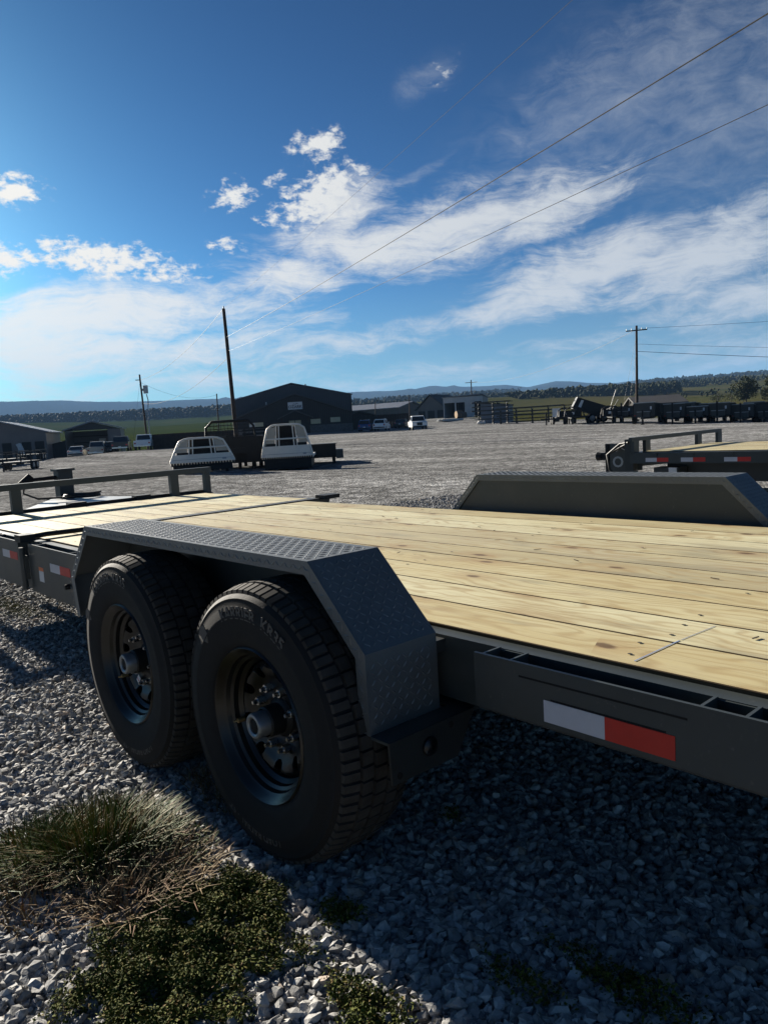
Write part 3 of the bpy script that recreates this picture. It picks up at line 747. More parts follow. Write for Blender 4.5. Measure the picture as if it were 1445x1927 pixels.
def build_wheel():
    wl=place('wheel',disc_mesh())
    MB().lathe([(.205,-.100),(.209,-.108),(.205,-.113),(.199,-.108),(.192,-.096),(.184,-.090),(.180,-.078),(.172,-.072),(.170,-.058),(.160,-.048),(.158,-.032),(.163,.02),(.178,.06),(.196,.095),(.205,.108)],72).build('rim','black_rim',wl,30)
    bt,tt=tyre_mesh(); place('tyre',bt,wl); stuff(place('tread',tt,wl))
    MB().lathe([(0.056,-.028),(.050,-.036),(.042,-.040),(.041,-.080),(.037,-.084)],32).build('hub','black_steel',wl,40)
    MB().lathe([(.034,-.070),(.0345,-.113),(.032,-.118),(.026,-.119),(.021,-.116),(.0205,-.110),(.006,-.110),(.0005,-.112)],32).build('hub_cap','cap_metal',wl,35)
    MB().lathe([(.0205,-.1105),(.017,-.113),(.0005,-.114)],20).build('hub_plug','rubber',wl,40)
    nm=MB().cyl((0,-.030,0),(0,-.054,0),.0115,.0115,6); nm.cyl((0,-.054,0),(0,-.068,0),.0068,.005,10); nm=nm.mesh('lug_nut','chrome',30)
    for k in range(8):
        t=2*math.pi*(k+.35)/8; place('lug_nut',nm,wl,(.083*math.sin(t),0,.083*math.cos(t)))
    vm=MB().cyl((0,0,0),(0,-.022,0),.0075,.0065,12); vm.cyl((0,-.022,0),(-.003,-.034,0),.0035,.003,8); vm.build('valve_stem','brass',wl,40,loc=(-.146,-.054,-.052))
    MB().mm(-.016,.016,-.0012,0,-.010,.010).build('wheel_sticker','label_white',wl,loc=(-.070,-.0465,-.070),rot=(0,R(-35),0))
    MB().mm(-.004,-.001,-.0017,-.0012,-.010,.010).build('wheel_sticker','decal_red',wl,loc=(-.070,-.0465,-.070),rot=(0,R(-35),0))
    me=bend(text_mesh('KARRIER  KR35',.046,.0012),.300,0,-.1205); me.materials.clear(); me.materials.append(M['rubber_letter']); place('lettering',me,wl)
    me=bend(text_mesh('LOAD RADIAL · ST',.030,.0010),.298,math.pi,-.1205); me.materials.clear(); me.materials.append(M['rubber_letter']); place('lettering',me,wl)
    sh=[(-.019,.022),(0,.029),(.019,.022),(.018,-.006),(0,-.027),(-.018,-.006)]
    me=MB(); me.prism(sh,-.0008,.0012,'z'); me=bend(me.mesh('shield_emblem','rubber_letter'),.300,R(-52),-.1205); place('shield_emblem',me,wl)
    return wl
wheel=build_wheel(); WK=kids(wheel)
def put_wheel(xc,yc,zc,parent,spin,flip=False,first=False,par_loc=None):
    if first: o=wheel
    else:
        o=wheel.copy(); col.objects.link(o)
        for k in WK: c=k.copy(); col.objects.link(c); c.parent=o
    o.parent=parent; o.location=Vector((xc,yc,zc))-Vector(parent.location)
    o.rotation_euler=(0,R(spin),math.pi if flip else 0); o.scale=(.984,)*3
    return o
XW2,XW1=-.176,-.988; HZ=.366
put_wheel(XW2,-.190,HZ,tr,6,first=True); put_wheel(XW1,-.190,HZ,tr,-12)
put_wheel(XW2,W+.19,HZ,tr,40,True); put_wheel(XW1,W+.19,HZ,tr,75,True)
for x in (XW1,XW2): B('axle','black_steel',smooth=40,fn=lambda m,x=x:m.cyl((x,-.12,HZ-.03),(x,W+.12,HZ-.03),.038,.038,14))
for y in (.18,1.86): B('leaf_spring','black_steel',smooth=40,fn=lambda m,y=y:[m.tube([(x+dx,y,HZ+dz) for dx,dz in ((-.36,.06),(-.2,.0),(0,-.02),(.2,.0),(.36,.06))],.022,6) for x in (XW1,XW2)])
# ------------------------------------------------------------------ second trailer on the far side of the deck
t2=thing('flatbed_trailer','grey flatbed trailer with red and white tape parked beyond the far fender','trailer',(-1.0,8.5,0))
def B2(name,m,fn,smooth=False):
    mb=MB(); fn(mb); return mb.build(name,m,t2,smooth,world=True)
Y2=7.45; X2=-3.58
planks(t2,X2+.12,2.6,Y2+.10,Y2+2.05,10,.600)
B2('side_rail','steel',lambda m:(m.mm(X2,2.7,Y2,Y2+.09,.455,.590)))
B2('side_rail','steel',lambda m:m.mm(X2,2.7,Y2+2.06,Y2+2.15,.455,.590))
B2('front_rail','steel',lambda m:m.mm(X2,X2+.1,Y2+.091,Y2+2.059,.455,.592))
B2('main_beam','steel_plain',lambda m:m.mm(X2+.35,2.6,Y2+.3,Y2+.38,.22,.45)); B2('main_beam','steel_plain',lambda m:m.mm(X2+.35,2.6,Y2+1.7,Y2+1.78,.22,.45))
B2('underdeck_plate','steel_plain',lambda m:m.mm(X2+.12,2.6,Y2+.1,Y2+2.05,.54,.556))
for x in np.arange(X2+.05,2.5,.46): B2('stake_pocket','steel',lambda m,x=x:m.mm(x,x+.33,Y2-.012,Y2-.0005,.535,.586))
for x in (-3.36,-2.90,-2.38,-1.2,-.4):
    B2('reflector_tape','decal_white',lambda m,x=x:m.mm(x,x+.15,Y2-.0018,Y2-.0005,.475,.525)); B2('reflector_tape','decal_red',lambda m,x=x:m.mm(x+.15,x+.30,Y2-.0018,Y2-.0005,.475,.525))
B2('headboard_rail','steel',lambda m:m.mm(X2+.02,X2+.07,Y2-.05,Y2+2.5,.735,.785))
for y in (Y2+.06,Y2+.35,Y2+1.80,Y2+2.45): B2('headboard_post','steel',lambda m,y=y:m.mm(X2+.022,X2+.068,y-.06,y+.06,.57,.7345))
B2('tongue_beam','steel',lambda m:m.bar((X2,Y2+.25,.42),(X2-.55,Y2+.50,.42),.08,.14)); B2('tongue_beam','steel',lambda m:m.bar((X2,Y2+1.9,.42),(X2-.55,Y2+.62,.42),.08,.14))
B2('tongue_plate','steel',lambda m:m.mm(X2-.47,X2-.05,Y2+.28,Y2+.292,.24,.70))
me=text_mesh('O',.20,.002,'logo'); me.materials.clear(); me.materials.append(M['galv']); place('logo',me,t2,(X2-.33,Y2+.276,.45),(R(90),0,0),True)
B2('logo','label_white',lambda m:[m.bar(a_,b_,.006,.022,(0,1,0)) for a_,b_ in (((X2-0.35,Y2+.276,.60),(X2-0.28,Y2+.276,.645)),((X2-0.28,Y2+.276,.645),(X2-0.23,Y2+.276,.615)),((X2-0.23,Y2+.276,.615),(X2-0.16,Y2+.276,.66)))])
B2('jack','steel_plain',lambda m:(m.mm(X2-.10,X2+.015,Y2+.06,Y2+.17,.36,.76)))
B2('coupler','black_steel',lambda m:(m.mm(X2-.52,X2-.45,Y2+.28,Y2+.36,.18,.70),m.mm(X2-.60,X2-.52,Y2+.29,.01+Y2+.36,.48,.58),m.cyl((X2-.66,Y2+.32,.53),(X2-.59,Y2+.32,.53),.06,.05,12)))
def hose2(m):
    for k,(a_,b_) in enumerate(((.0,.0),(.05,.03))):
        m.tube([(X2-.04,Y2+.05+b_,.72),(X2-.25,Y2+.2,.70-a_),(X2-.42,Y2+.16,.56),(X2-.40,Y2+.18,.36),(X2-.28,Y2+.2,.24),(X2-.2,Y2+.25,.14+a_),(X2-.36,Y2+.25,.07),(X2-.5,Y2+.3,.13),(X2-.56,Y2+.32,.3)],.016,7)
B2('safety_chain','cable',hose2,60)
B2('toolbox','steel_plain',lambda m:m.mm(X2+.30,X2+.62,Y2+.05,Y2+.28,.20,.40))
B2('toolbox_lid','label_white',lambda m:m.mm(X2+.5,X2+.6,Y2+.04,Y2+.0495,.26,.40))
for x in (.45,1.27): put_wheel(x,Y2-.16,HZ,t2,x*90); put_wheel(x,Y2+2.31,HZ,t2,x*70,True)
B2('axle','black_steel',lambda m:[m.cyl((x,Y2-.1,HZ),(x,Y2+2.2,HZ),.04,.04,10) for x in (.45,1.27)],40)
B2('landing_leg','steel_plain',lambda m:m.mm(X2+.4,X2+.48,Y2+.32,Y2+.40,.0,.25))
fe=fender(Y2-.30,Y2-.07,parent=t2,dx=1.42,detail=False)
# ------------------------------------------------------------------ foreground plants
def blades(n,cx,cy,rx,ry,hmin,hmax,lean=.8,dirn=None):
    V=[];Fc=[];o=0
    for i in range(n):
        t=random.uniform(0,6.283); q=math.sqrt(random.random())
        x=cx+rx*q*math.cos(t); y=cy+ry*q*math.sin(t); h=random.uniform(hmin,hmax)*(1.1-.5*q)
        a=t+random.gauss(0,.7 if lean<1.15 else 2.2) if dirn is None else dirn+random.gauss(0,.8)
        ln=lean*(.25+.9*q)*random.uniform(.5,1.3); wd=random.uniform(.0012,.0028)
        sx,sy=-math.sin(a)*wd,math.cos(a)*wd
        pts=[]
        for k in range(4):
            s_=k/3; bend_=ln*s_*s_
            pts.append((x+math.cos(a)*h*bend_*.9,y+math.sin(a)*h*bend_*.9,h*s_*(1-.35*min(1,ln)*s_)))
        for k,p in enumerate(pts):
            f=(1,.9,.6,.12)[k]; V+=[(p[0]-sx*f,p[1]-sy*f,p[2]),(p[0]+sx*f,p[1]+sy*f,p[2])]
        for k in range(3): Fc.append((o+2*k,o+2*k+1,o+2*k+3,o+2*k+2))
        o+=8
    return V,Fc
def gp(px,py): return at_z(px,py,0)
def grass_obj(name,sets,m,label,cat):
    V=[];Fc=[];
    for a in sets:
        v,f=blades(*a); o=len(V); V+=v; Fc+=[tuple(i+o for i in q) for q in f]
    return stuff(place(name,fastmesh(name,V,Fc,m)),label,cat)
c1=gp(190,1600); c2=gp(70,1620); c3=gp(300,1610); c4=gp(430,1500); c5=gp(235,1690); c6=gp(20,1150)
grass_obj('grass',[(1900,c1[0],c1[1],.19,.21,.06,.16,.9),(900,c2[0],c2[1],.17,.2,.05,.13,.9),(600,c3[0],c3[1],.15,.15,.03,.09,1.2)],'grass_blade','coarse green and tan grass clump beside the front tyre','grass')
grass_obj('dry_grass',[(900,c5[0],c5[1],.16,.11,.03,.10,1.3),(350,c4[0],c4[1],.22,.10,.04,.12,1.2),(450,c3[0]+.1,c3[1]-.02,.16,.12,.04,.10,1.4),(300,gp(60,1700)[0],gp(60,1700)[1],.2,.1,.04,.1,1.2)],'straw','dry straw stems lying on gravel round the grass clump','grass')
def weeds(name,ell,label):
    V=[];Fc=[];o=0
    for (px,py,rx,ry,n) in ell:
        c=gp(px,py)
        for i in range(n):
            t=random.uniform(0,6.283); q=random.random()**.6
            wob=1+.25*math.sin(3*t+px)+.18*math.sin(7*t+py)
            x=c[0]+rx*q*wob*math.cos(t)+random.gauss(0,.008); y=c[1]+ry*q*wob*math.sin(t)+random.gauss(0,.008)
            z=random.uniform(.006,.03)+.020*math.sin(x*37+1)*math.sin(y*41)*(1-q); s_=random.uniform(.0022,.0062)
            n_=np.array([random.gauss(0,.6),random.gauss(0,.6),1.]); n_/=np.linalg.norm(n_)
            u=np.cross(n_,[math.cos(t*7),math.sin(t*7),.2]); u/=np.linalg.norm(u); v_=np.cross(n_,u)
            p=np.array([x,y,max(.006,z)])
            for q_ in (-u*s_,-v_*s_*.55+n_*s_*.2,u*s_,v_*s_*.55+n_*s_*.2): V.append(tuple(p+q_))
            Fc.append((o,o+1,o+2,o+3)); o+=4
    return stuff(place(name,fastmesh(name,V,Fc,'weed_leaf')),label,'ground cover')
weeds('creeping_weed',[(370,1765,.20,.15,22000),(300,1870,.2,.13,17000),(470,1690,.10,.06,4200),(150,1890,.06,.06,900),(640,1730,.05,.04,900),(690,1910,.10,.05,2200),(560,1800,.05,.04,300)],'creeping green weed mat spreading over the sunny gravel')
weeds('creeping_weed',[(1180,1870,.16,.05,1500),(980,1860,.1,.04,600),(25,1148,.5,.10,2200),(850,1545,.04,.03,200)],'scattered weed patches growing through the shaded and far gravel')
# ------------------------------------------------------------------ background helpers
def base(px,py,d):
    p=at_d(px,py,d); return np.array([p[0],p[1],float(ground_z(p[0],p[1]))])
def facing(px,extra=0):   # rotation so that local -Y looks back at the camera for things seen at column px
    v=ray(px,hor(px)); return math.atan2(v[1],v[0])-math.pi/2+extra
def P(t,name,m,fn,smooth=False):
    mb=MB(); fn(mb); return mb.build(name,m,t,smooth)
def wheel_simple(t,x,y,r=.34,w=.22):
    o=P(t,'wheel','rubber',lambda m:m.cyl((x,y-w/2,r),(x,y+w/2,r),r,r,18),40)
    sgn=-1 if y<0 else 1
    P(o,'rim','alu_dark',lambda m:m.cyl((x,y+sgn*w/2,r),(x,y+sgn*(w/2+.012),r),r*.6,r*.5,12),40)
def car(px,py,d,rot,paint,kind,label,group='vehicles parked in the yard'):
    b=base(px,py,d); t=thing({'suv':'parked_suv','sedan':'parked_car','pickup':'parked_pickup','van':'parked_van'}[kind],label,{'suv':'suv','sedan':'car','pickup':'pickup','van':'van'}[kind],b,facing(px,R(rot)),group)
    # local x: length (front is +x), y: width
    L,Wd,H={'suv':(4.6,1.85,1.72),'sedan':(4.8,1.82,1.45),'pickup':(5.7,1.98,1.88),'van':(4.6,2.0,2.1)}[kind]; h=L/2; w2=Wd/2
    if kind=='suv': lo=[(-h,.45),(-h+.05,.30),(h-.1,.28),(h,.45),(h-.02,.75),(h-.35,.92),(h-1.25,1.0),(-h+.1,1.05),(-h,.9)]; cab=[(h-1.35,.98),(h-2.05,H-.06),(h-2.5,H),(-h+.55,H-.04),(-h+.12,1.02)]
    elif kind=='sedan': lo=[(-h,.5),(-h+.06,.28),(h-.1,.26),(h,.45),(h-.03,.66),(h-.4,.80),(h-1.4,.90),(-h+.7,.95),(-h+.03,.86)]; cab=[(h-1.45,.88),(h-2.2,H-.04),(h-2.7,H),(-h+1.35,H-.03),(-h+.65,.93)]
    elif kind=='van': lo=[(-h,.4),(-h+.04,.3),(h-.1,.3),(h,.5),(h,.8),(h-.3,1.1),(-h,1.15)]; cab=[(h-.35,1.08),(h-.75,H-.05),(h-1.0,H),(-h+.02,H),(-h,1.13)]
    else: lo=[(-h,.55),(-h+.03,.45),(h-.1,.38),(h,.55),(h-.02,.95),(h-.25,1.10),(h-1.45,1.16),(-h,1.14)]; cab=[(h-1.5,1.14),(h-2.1,H-.05),(h-2.5,H),(h-3.55,H-.02),(h-3.75,1.13)]
    body=P(t,'body',paint,lambda m:m.prism(lo,-w2,w2),0)
    def cabin(m):
        n=len(cab); q=[]
        for sg in (-1,1):
            for (x,z) in cab: k=(z-1)/(H-1) if H>1 else 0; q.append((x,sg*(w2-.04-.17*max(0,k)),z))
        m.add(q,[tuple(range(n)),tuple(range(2*n-1,n-1,-1))]+[(i,n+i,n+(i+1)%n,(i+1)%n) for i in range(n)])
    P(t,'cabin',paint,cabin)
    def glassq(name,pts): 
        mb=MB(); mb.add(pts,[tuple(range(len(pts)))]); 
        n=np.cross(np.array(pts[1])-np.array(pts[0]),np.array(pts[2])-np.array(pts[0])); n/=np.linalg.norm(n)
        c=np.mean(pts,0)-np.array([0,0,1.0]) ; n=n if n@np.array([c[0]-(cab[0][0]+cab[-1][0])/2,c[1],max(0,c[2])])>0 else -n
        mb=MB(); k=len(pts); mb.add([np.array(p)+n*.004 for p in pts]+[np.array(p)+n*.010 for p in pts],[tuple(range(k)),tuple(range(2*k-1,k-1,-1))]+[(i,k+i,k+(i+1)%k,(i+1)%k) for i in range(k)])
        mb.build(name,'car_glass',t)
    def yw(z): return w2-.04-.17*max(0,(z-1)/(H-1))
    def lerp(a,b,k): return (a[0]+(b[0]-a[0])*k,a[1]+(b[1]-a[1])*k)
    f0,f1=lerp(cab[0],cab[1],.08),lerp(cab[0],cab[1],.9); r0,r1=lerp(cab[-1],cab[-2],.12),lerp(cab[-1],cab[-2],.85)
    glassq('windscreen',[(f0[0],-yw(f0[1])+.08,f0[1]),(f0[0],yw(f0[1])-.08,f0[1]),(f1[0],yw(f1[1])-.08,f1[1]),(f1[0],-yw(f1[1])+.08,f1[1])])
    glassq('rear_window',[(r0[0],-yw(r0[1])+.1,r0[1]),(r0[0],yw(r0[1])-.1,r0[1]),(r1[0],yw(r1[1])-.1,r1[1]),(r1[0],-yw(r1[1])+.1,r1[1])])
    mid=(f0[0]+r0[0])/2
    for sg in (-1,1):
        zb=f0[1]+.05; zt=H-.12
        for (a0_,a1_,b0_,b1_) in ((f0[0]-.12,f1[0]-.12,mid+.05,mid+.05),(mid-.05,mid-.05,r0[0]+.15,r1[0]+.12)):
            glassq('side_window',[(a0_,sg*yw(zb),zb),(b0_,sg*yw(zb),zb),(b1_,sg*yw(zt),zt),(a1_,sg*yw(zt),zt)])
        P(t,'headlight','lamp_white',lambda m:m.mm(h-.10,h+.004,sg*w2*.62-.19,sg*w2*.62+.19,.66 if kind!='pickup' else .82,.78 if kind!='pickup' else 1.0))
        P(t,'tail_light','lamp_red',lambda m:m.mm(-h-.004,-h+.1,sg*w2*.82-.10,sg*w2*.82+.10,.74,.90 if kind!='suv' else 1.0))
        P(t,'mirror',paint,lambda m:m.mm(f0[0]-.25,f0[0]-.1,sg*(w2+.02)-.09,sg*(w2+.02)+.09,f0[1]+.05,f0[1]+.2))
    P(t,'bumper','black_steel' if kind!='pickup' else 'chrome',lambda m:(m.mm(-h-.06,-h+.05,-w2+.1,w2-.1,.42,.56),)); P(t,'bumper','black_steel',lambda m:m.mm(h-.05,h+.05,-w2+.1,w2-.1,.38,.54))
    P(t,'grille','black_steel',lambda m:m.mm(h-.02,h+.012,-w2*.36,w2*.36,.60,.80 if kind!='pickup' else .98))
    if kind=='pickup': P(t,'load_bed','interior',lambda m:m.mm(-h+.08,h-3.85,-w2+.1,w2-.1,1.13,1.146))
    if kind=='suv':
        for sg in(-1,1): P(t,'roof_rack','alu_dark',lambda m:m.mm(-h+.7,h-2.6,sg*(w2-.3)-.02,sg*(w2-.3)+.02,H-.02,H+.05))
    for x in (-h+.95,h-.9):
        for y in (-w2+.10,w2-.10): wheel_simple(t,x,y,.34 if kind!='pickup' else .38)
    P(t,'number_plate','label_white',lambda m:m.mm(-h-.07,-h-.0605,-.16,.16,.6,.70) if kind!='pickup' else m.mm(-h-.07,-h-.0605,-.16,.16,.58,.66))
    return t
# rot 90: tail towards us (front away)... local +x is the nose
car(148,861,95,82,'silver_paint','sedan','silver sedan seen from behind beside a tan pickup')
car(186,857,95,84,'tan_paint','pickup','tan pickup parked between the silver sedan and dark vehicles')
car(213,853,97,86,'dark_paint','suv','black suv parked between the tan pickup and black pickup')
car(231,852,93,85,'dark_paint','pickup','black pickup parked next to the white pickup by the fence')
car(274,846,92,84,'white_paint','pickup','white pickup seen from behind at the brown fence end')
car(126,838,128,60,'white_paint','van','small white van parked beside the open shed')
car(689,812,112,84,'blue_paint','suv','blue suv parked beside the gabled building')
car(719,811,112,80,'white_paint','suv','white suv seen from behind next to the blue suv')
car(786,809,100,-84,'white_paint','pickup','white pickup facing the yard, away from the buildings')
car(757,803,122,80,'dark_paint','sedan','dark car in the shade behind the white pickup')
# ------------------------------------------------------------------ buildings
def window(t,x,y,z,wd,ht,m='window_tan',name='window',fr='clad_brown'):
    o=P(t,name,m,lambda q:q.mm(x-wd/2,x+wd/2,y-.04,y-.012,z,z+ht))
    P(o,'frame',fr,lambda q:(q.mm(x-wd/2-.08,x-wd/2,y-.07,y-.011,z-.08,z+ht+.08),q.mm(x+wd/2,x+wd/2+.08,y-.07,y-.011,z-.08,z+ht+.08),q.mm(x-wd/2,x+wd/2,y-.07,y-.011,z+ht,z+ht+.08),q.mm(x-wd/2,x+wd/2,y-.07,y-.011,z-.08,z)))
    return o
b=base(556,816,120); oz=thing('workshop_building','large dark metal building with stepped gables and OZARK sign','building',b,facing(556))
k=120/F
hw=9.25
P(oz,'wall','clad_dark',lambda m:(m.prism([(-hw,-.5),(hw,-.5),(hw,5.75),(-.1,7.9),(-hw,5.75)],.02,22)))
P(oz,'roof','roof_metal',lambda m:(m.add([(-hw-.3,-.15,5.72),(-.1,-.15,7.98),(-.1,22.2,7.98),(-hw-.3,22.2,5.72),(-hw-.3,-.15,5.84),(-.1,-.15,8.10),(-.1,22.2,8.10),(-hw-.3,22.2,5.84)],[(0,1,2,3),(7,6,5,4),(0,4,5,1),(1,5,6,2),(2,6,7,3),(3,7,4,0)]),m.add([(hw+.3,-.15,5.72),(-.1,-.15,7.98),(-.1,22.2,7.98),(hw+.3,22.2,5.72),(hw+.3,-.15,5.84),(-.1,-.15,8.10),(-.1,22.2,8.10),(hw+.3,22.2,5.84)],[(0,3,2,1),(7,4,5,6),(0,1,5,4),(1,2,6,5),(2,3,7,6),(3,0,4,7)])))
P(oz,'trim','black_steel',lambda m:(m.mm(hw+.001,hw+.12,-.1,.05,-.4,5.7),m.mm(-hw-.12,-hw-.001,-.1,.05,-.4,5.7)))
po=P(oz,'front_wall','clad_brown',lambda m:m.prism([(-hw+.3,-.5),(hw-.1,-.5),(hw-.1,2.9),(.3,6.0),(-hw+.3,2.9)],-3.0,.019))
P(oz,'front_roof','roof_dark',lambda m:(m.add([(-hw,-3.5,2.75),(.3,-3.5,6.08),(.3,.01,6.08),(-hw,.01,2.75),(-hw,-3.5,2.92),(.3,-3.5,6.25),(.3,.01,6.25),(-hw,.01,2.92)],[(0,1,2,3),(7,6,5,4),(0,4,5,1),(1,5,6,2),(2,6,7,3),(3,7,4,0)]),m.add([(hw+.2,-3.5,2.75),(.3,-3.5,6.08),(.3,.01,6.08),(hw+.2,.01,2.75),(hw+.2,-3.5,2.92),(.3,-3.5,6.25),(.3,.01,6.25),(hw+.2,.01,2.92)],[(0,3,2,1),(7,4,5,6),(0,1,5,4),(1,2,6,5),(2,3,7,6),(3,0,4,7)])))
P(oz,'stone_base','stone_wall',lambda m:m.mm(-hw+.35,-1.9,-3.12,-3.001,-.4,1.15)); P(oz,'stone_base','stone_wall',lambda m:m.mm(2.3,hw-.15,-3.12,-3.001,-.4,1.15))
for x,z in ((3.3,1.35),(6.4,1.45),(-5.6,1.3)): window(oz,x,-3.0,z,1.55,.75)
dr=P(oz,'door','window_tan',lambda m:m.mm(-.85,1.0,-3.06,-3.002,0,2.05)); P(dr,'frame','clad_brown',lambda m:(m.mm(-.95,-.85,-3.1,-3.002,0,2.15),m.mm(1.0,1.1,-3.1,-3.002,0,2.15),m.mm(.03,.12,-3.1,-3.0605,0,2.05)))
P(oz,'porch_roof','roof_dark',lambda m:(m.prism([(-2.6,2.3),(.15,3.5),(2.9,2.3),(2.9,2.45),(.15,3.68),(-2.6,2.45)],-5.2,-3.55)))
for x in (-1.9,2.2): P(oz,'porch_post','fence_wood',lambda m:m.mm(x-.12,x+.12,-5.0,-4.76,-.4,2.75))
sg=P(oz,'sign','label_white',lambda m:m.mm(-.85,1.4,-3.12,-3.03,3.75,4.9))
me=text_mesh('OZARK',.62,.01,'lettering'); me.materials.clear(); me.materials.append(M['black_steel']); 
place('lettering',me,sg,(.275,-3.135,4.15),(R(90),0,0))
P(sg,'emblem','black_steel',lambda m:m.prism([(-.25,4.48),(.1,4.66),(.3,4.56),(.55,4.74),(.9,4.50),(.55,4.64),(.32,4.50),(.1,4.58)],-3.14,-3.125))
P(oz,'roof_vent','galv',lambda m:m.cyl((2.2,4,7.3),(2.2,4,8.0),.14,.14,10),40); P(oz,'roof_vent','galv',lambda m:m.cyl((-4.2,-1.5,4.3),(-4.2,-1.5,5.2),.12,.12,10),40)
# garage on the left
b=base(50,868,108); ga=thing('garage_building','tan metal garage with three dark doorways and shallow roof','building',b,facing(50,R(-10)))
P(ga,'wall','clad_tan',lambda m:m.prism([(-9,-.6),(3.0,-.6),(3.0,3.9),(-3.0,5.6),(-9,3.9)],0,14))
P(ga,'roof','roof_metal',lambda m:(m.prism([(-9.4,3.80),(-3.0,5.62),(3.4,3.80),(3.4,3.98),(-3.0,5.8),(-9.4,3.98)],-.4,14.4)))
for x in (-5.2,-2.3,.3,2.05):
    if x>-6: P(ga,'doorway','interior',lambda m,x=x:m.mm(x-.62,x+.62,-.05,-.004,-.1,2.6))
P(ga,'awning','bag',lambda m:m.tube([(-1.0,-.3,2.3),(-.5,-1.0,2.2),(-.2,-1.4,1.4),(-.1,-1.5,.4)],[.1,.35,.4,.3],8),40)
# open shed
b=base(180,858,114); sh=thing('open_shed','open fronted dark shed with low pitched roof behind the cars','shed',b,facing(180,R(-6)))
P(sh,'back_wall','clad_mid',lambda m:m.mm(-4,4,7.9,8,-.4,3.9)); P(sh,'side_wall','clad_mid',lambda m:m.mm(-4.0,-3.9,0,7.89,-.4,3.9)); P(sh,'side_wall','clad_tan',lambda m:m.mm(2.1,4.0,0,.1,-.4,3.9)); P(sh,'side_wall','clad_tan',lambda m:m.mm(3.9,4.0,.11,7.89,-.4,3.9))
P(sh,'roof','roof_metal',lambda m:m.prism([(-4.3,3.9),(0,5.1),(4.3,3.9),(4.3,4.08),(0,5.3),(-4.3,4.08)],-.6,8.4))
P(sh,'gable','roof_dark',lambda m:m.prism([(-4.0,3.905),(4.0,3.905),(0,5.05)],0.0,.1))
P(sh,'lean_to','clad_brown',lambda m:m.prism([(-7.2,-.4),(-4.05,-.4),(-4.05,2.6),(-7.2,1.9)],1,6)); P(sh,'shelf','fence_wood',lambda m:[m.mm(-3.6,2.0,6.0,6.8,z,z+.12) for z in (1.0,2.0,3.0)])
P(sh,'stored_box','bag',lambda m:m.mm(.2,1.2,5.9,6.6,2.13,2.6)); P(sh,'stored_box','log_wood',lambda m:m.mm(-2.8,-1.9,5.9,6.6,1.13,1.6)); P(sh,'roof_vent','galv',lambda m:m.mm(-.9,.7,2,2.6,5.05,5.4))
# board fence
fx=[(288,842,92),(340,841,91),(390,840,90),(446,838,89)]
pts=[base(*q) for q in fx]
fe_=thing('board_fence','long brown board fence running from the white pickup to the building','fence',pts[0]); acc=0
for a_,b_ in zip(pts[:-1],pts[1:]):
    L=np.linalg.norm((b_-a_)[:2]); n=int(L/.19); d_=(b_-a_)/L
    for i in range(n):
        p=a_+d_*(i*L/n); q=a_+d_*((i+.93)*L/n); zt=1.75+random.uniform(-.03,.03)
        mb=MB(); mb.bar((*p[:2],p[2]+.8),(*q[:2],p[2]+.8),.03,zt+.2); mb.build('board','fence_wood',fe_,world=True)
# low brown house and sheds in the middle distance
def gable(name,label,px,py,d,wd,dp,eh,rh,rot,wm,rm,cat='building'):
    b=base(px,py,d); t=thing(name,label,cat,b,facing(px,R(rot)))
    P(t,'wall',wm,lambda m:m.prism([(-wd/2,-.8),(wd/2,-.8),(wd/2,eh),(0,rh),(-wd/2,eh)],0,dp))
    P(t,'roof',rm,lambda m:m.prism([(-wd/2-.4,eh-.06),(0,rh+.02),(wd/2+.4,eh-.06),(wd/2+.4,eh+.12),(0,rh+.2),(-wd/2-.4,eh+.12)],-.5,dp+.5))
    return t
g1=gable('small_house','low brown house with shallow roof behind the blue suv',678,808,128,7,8,1.9,3.0,0,'clad_brown','roof_dark')
window(g1,-2.6,0,.6,.8,.9,'bag')
g2=gable('metal_barn','long low barn with pale grey metal roof beyond the white suvs',776,793,190,14,19,3.2,4.6,62,'clad_mid','roof_metal')
g3=gable('open_barn','barn with steep dark roof behind the white pickup',812,793,180,8,9,2.2,5.6,-30,'clad_tan','roof_dark')
for x in (-2.6,0,2.6): P(g3,'doorway','interior',lambda m,x=x:m.mm(x-.9,x+.9,-.05,-.004,-.2,1.9))
g5=gable('low_barn','low barn with grey roof showing beyond the dump trailers',1190,775,92,8,5,1.3,2.2,-80,'clad_brown','roof_dark')
t=thing('privacy_fence','dark board fence panel between white suv and white pickup','fence',base(741,808,126),facing(741))
for i in range(13): P(t,'board','fence_wood',lambda m:m.mm(-2.6+i*.4,-2.215+i*.4,-.03,.03,-.3,2.3))
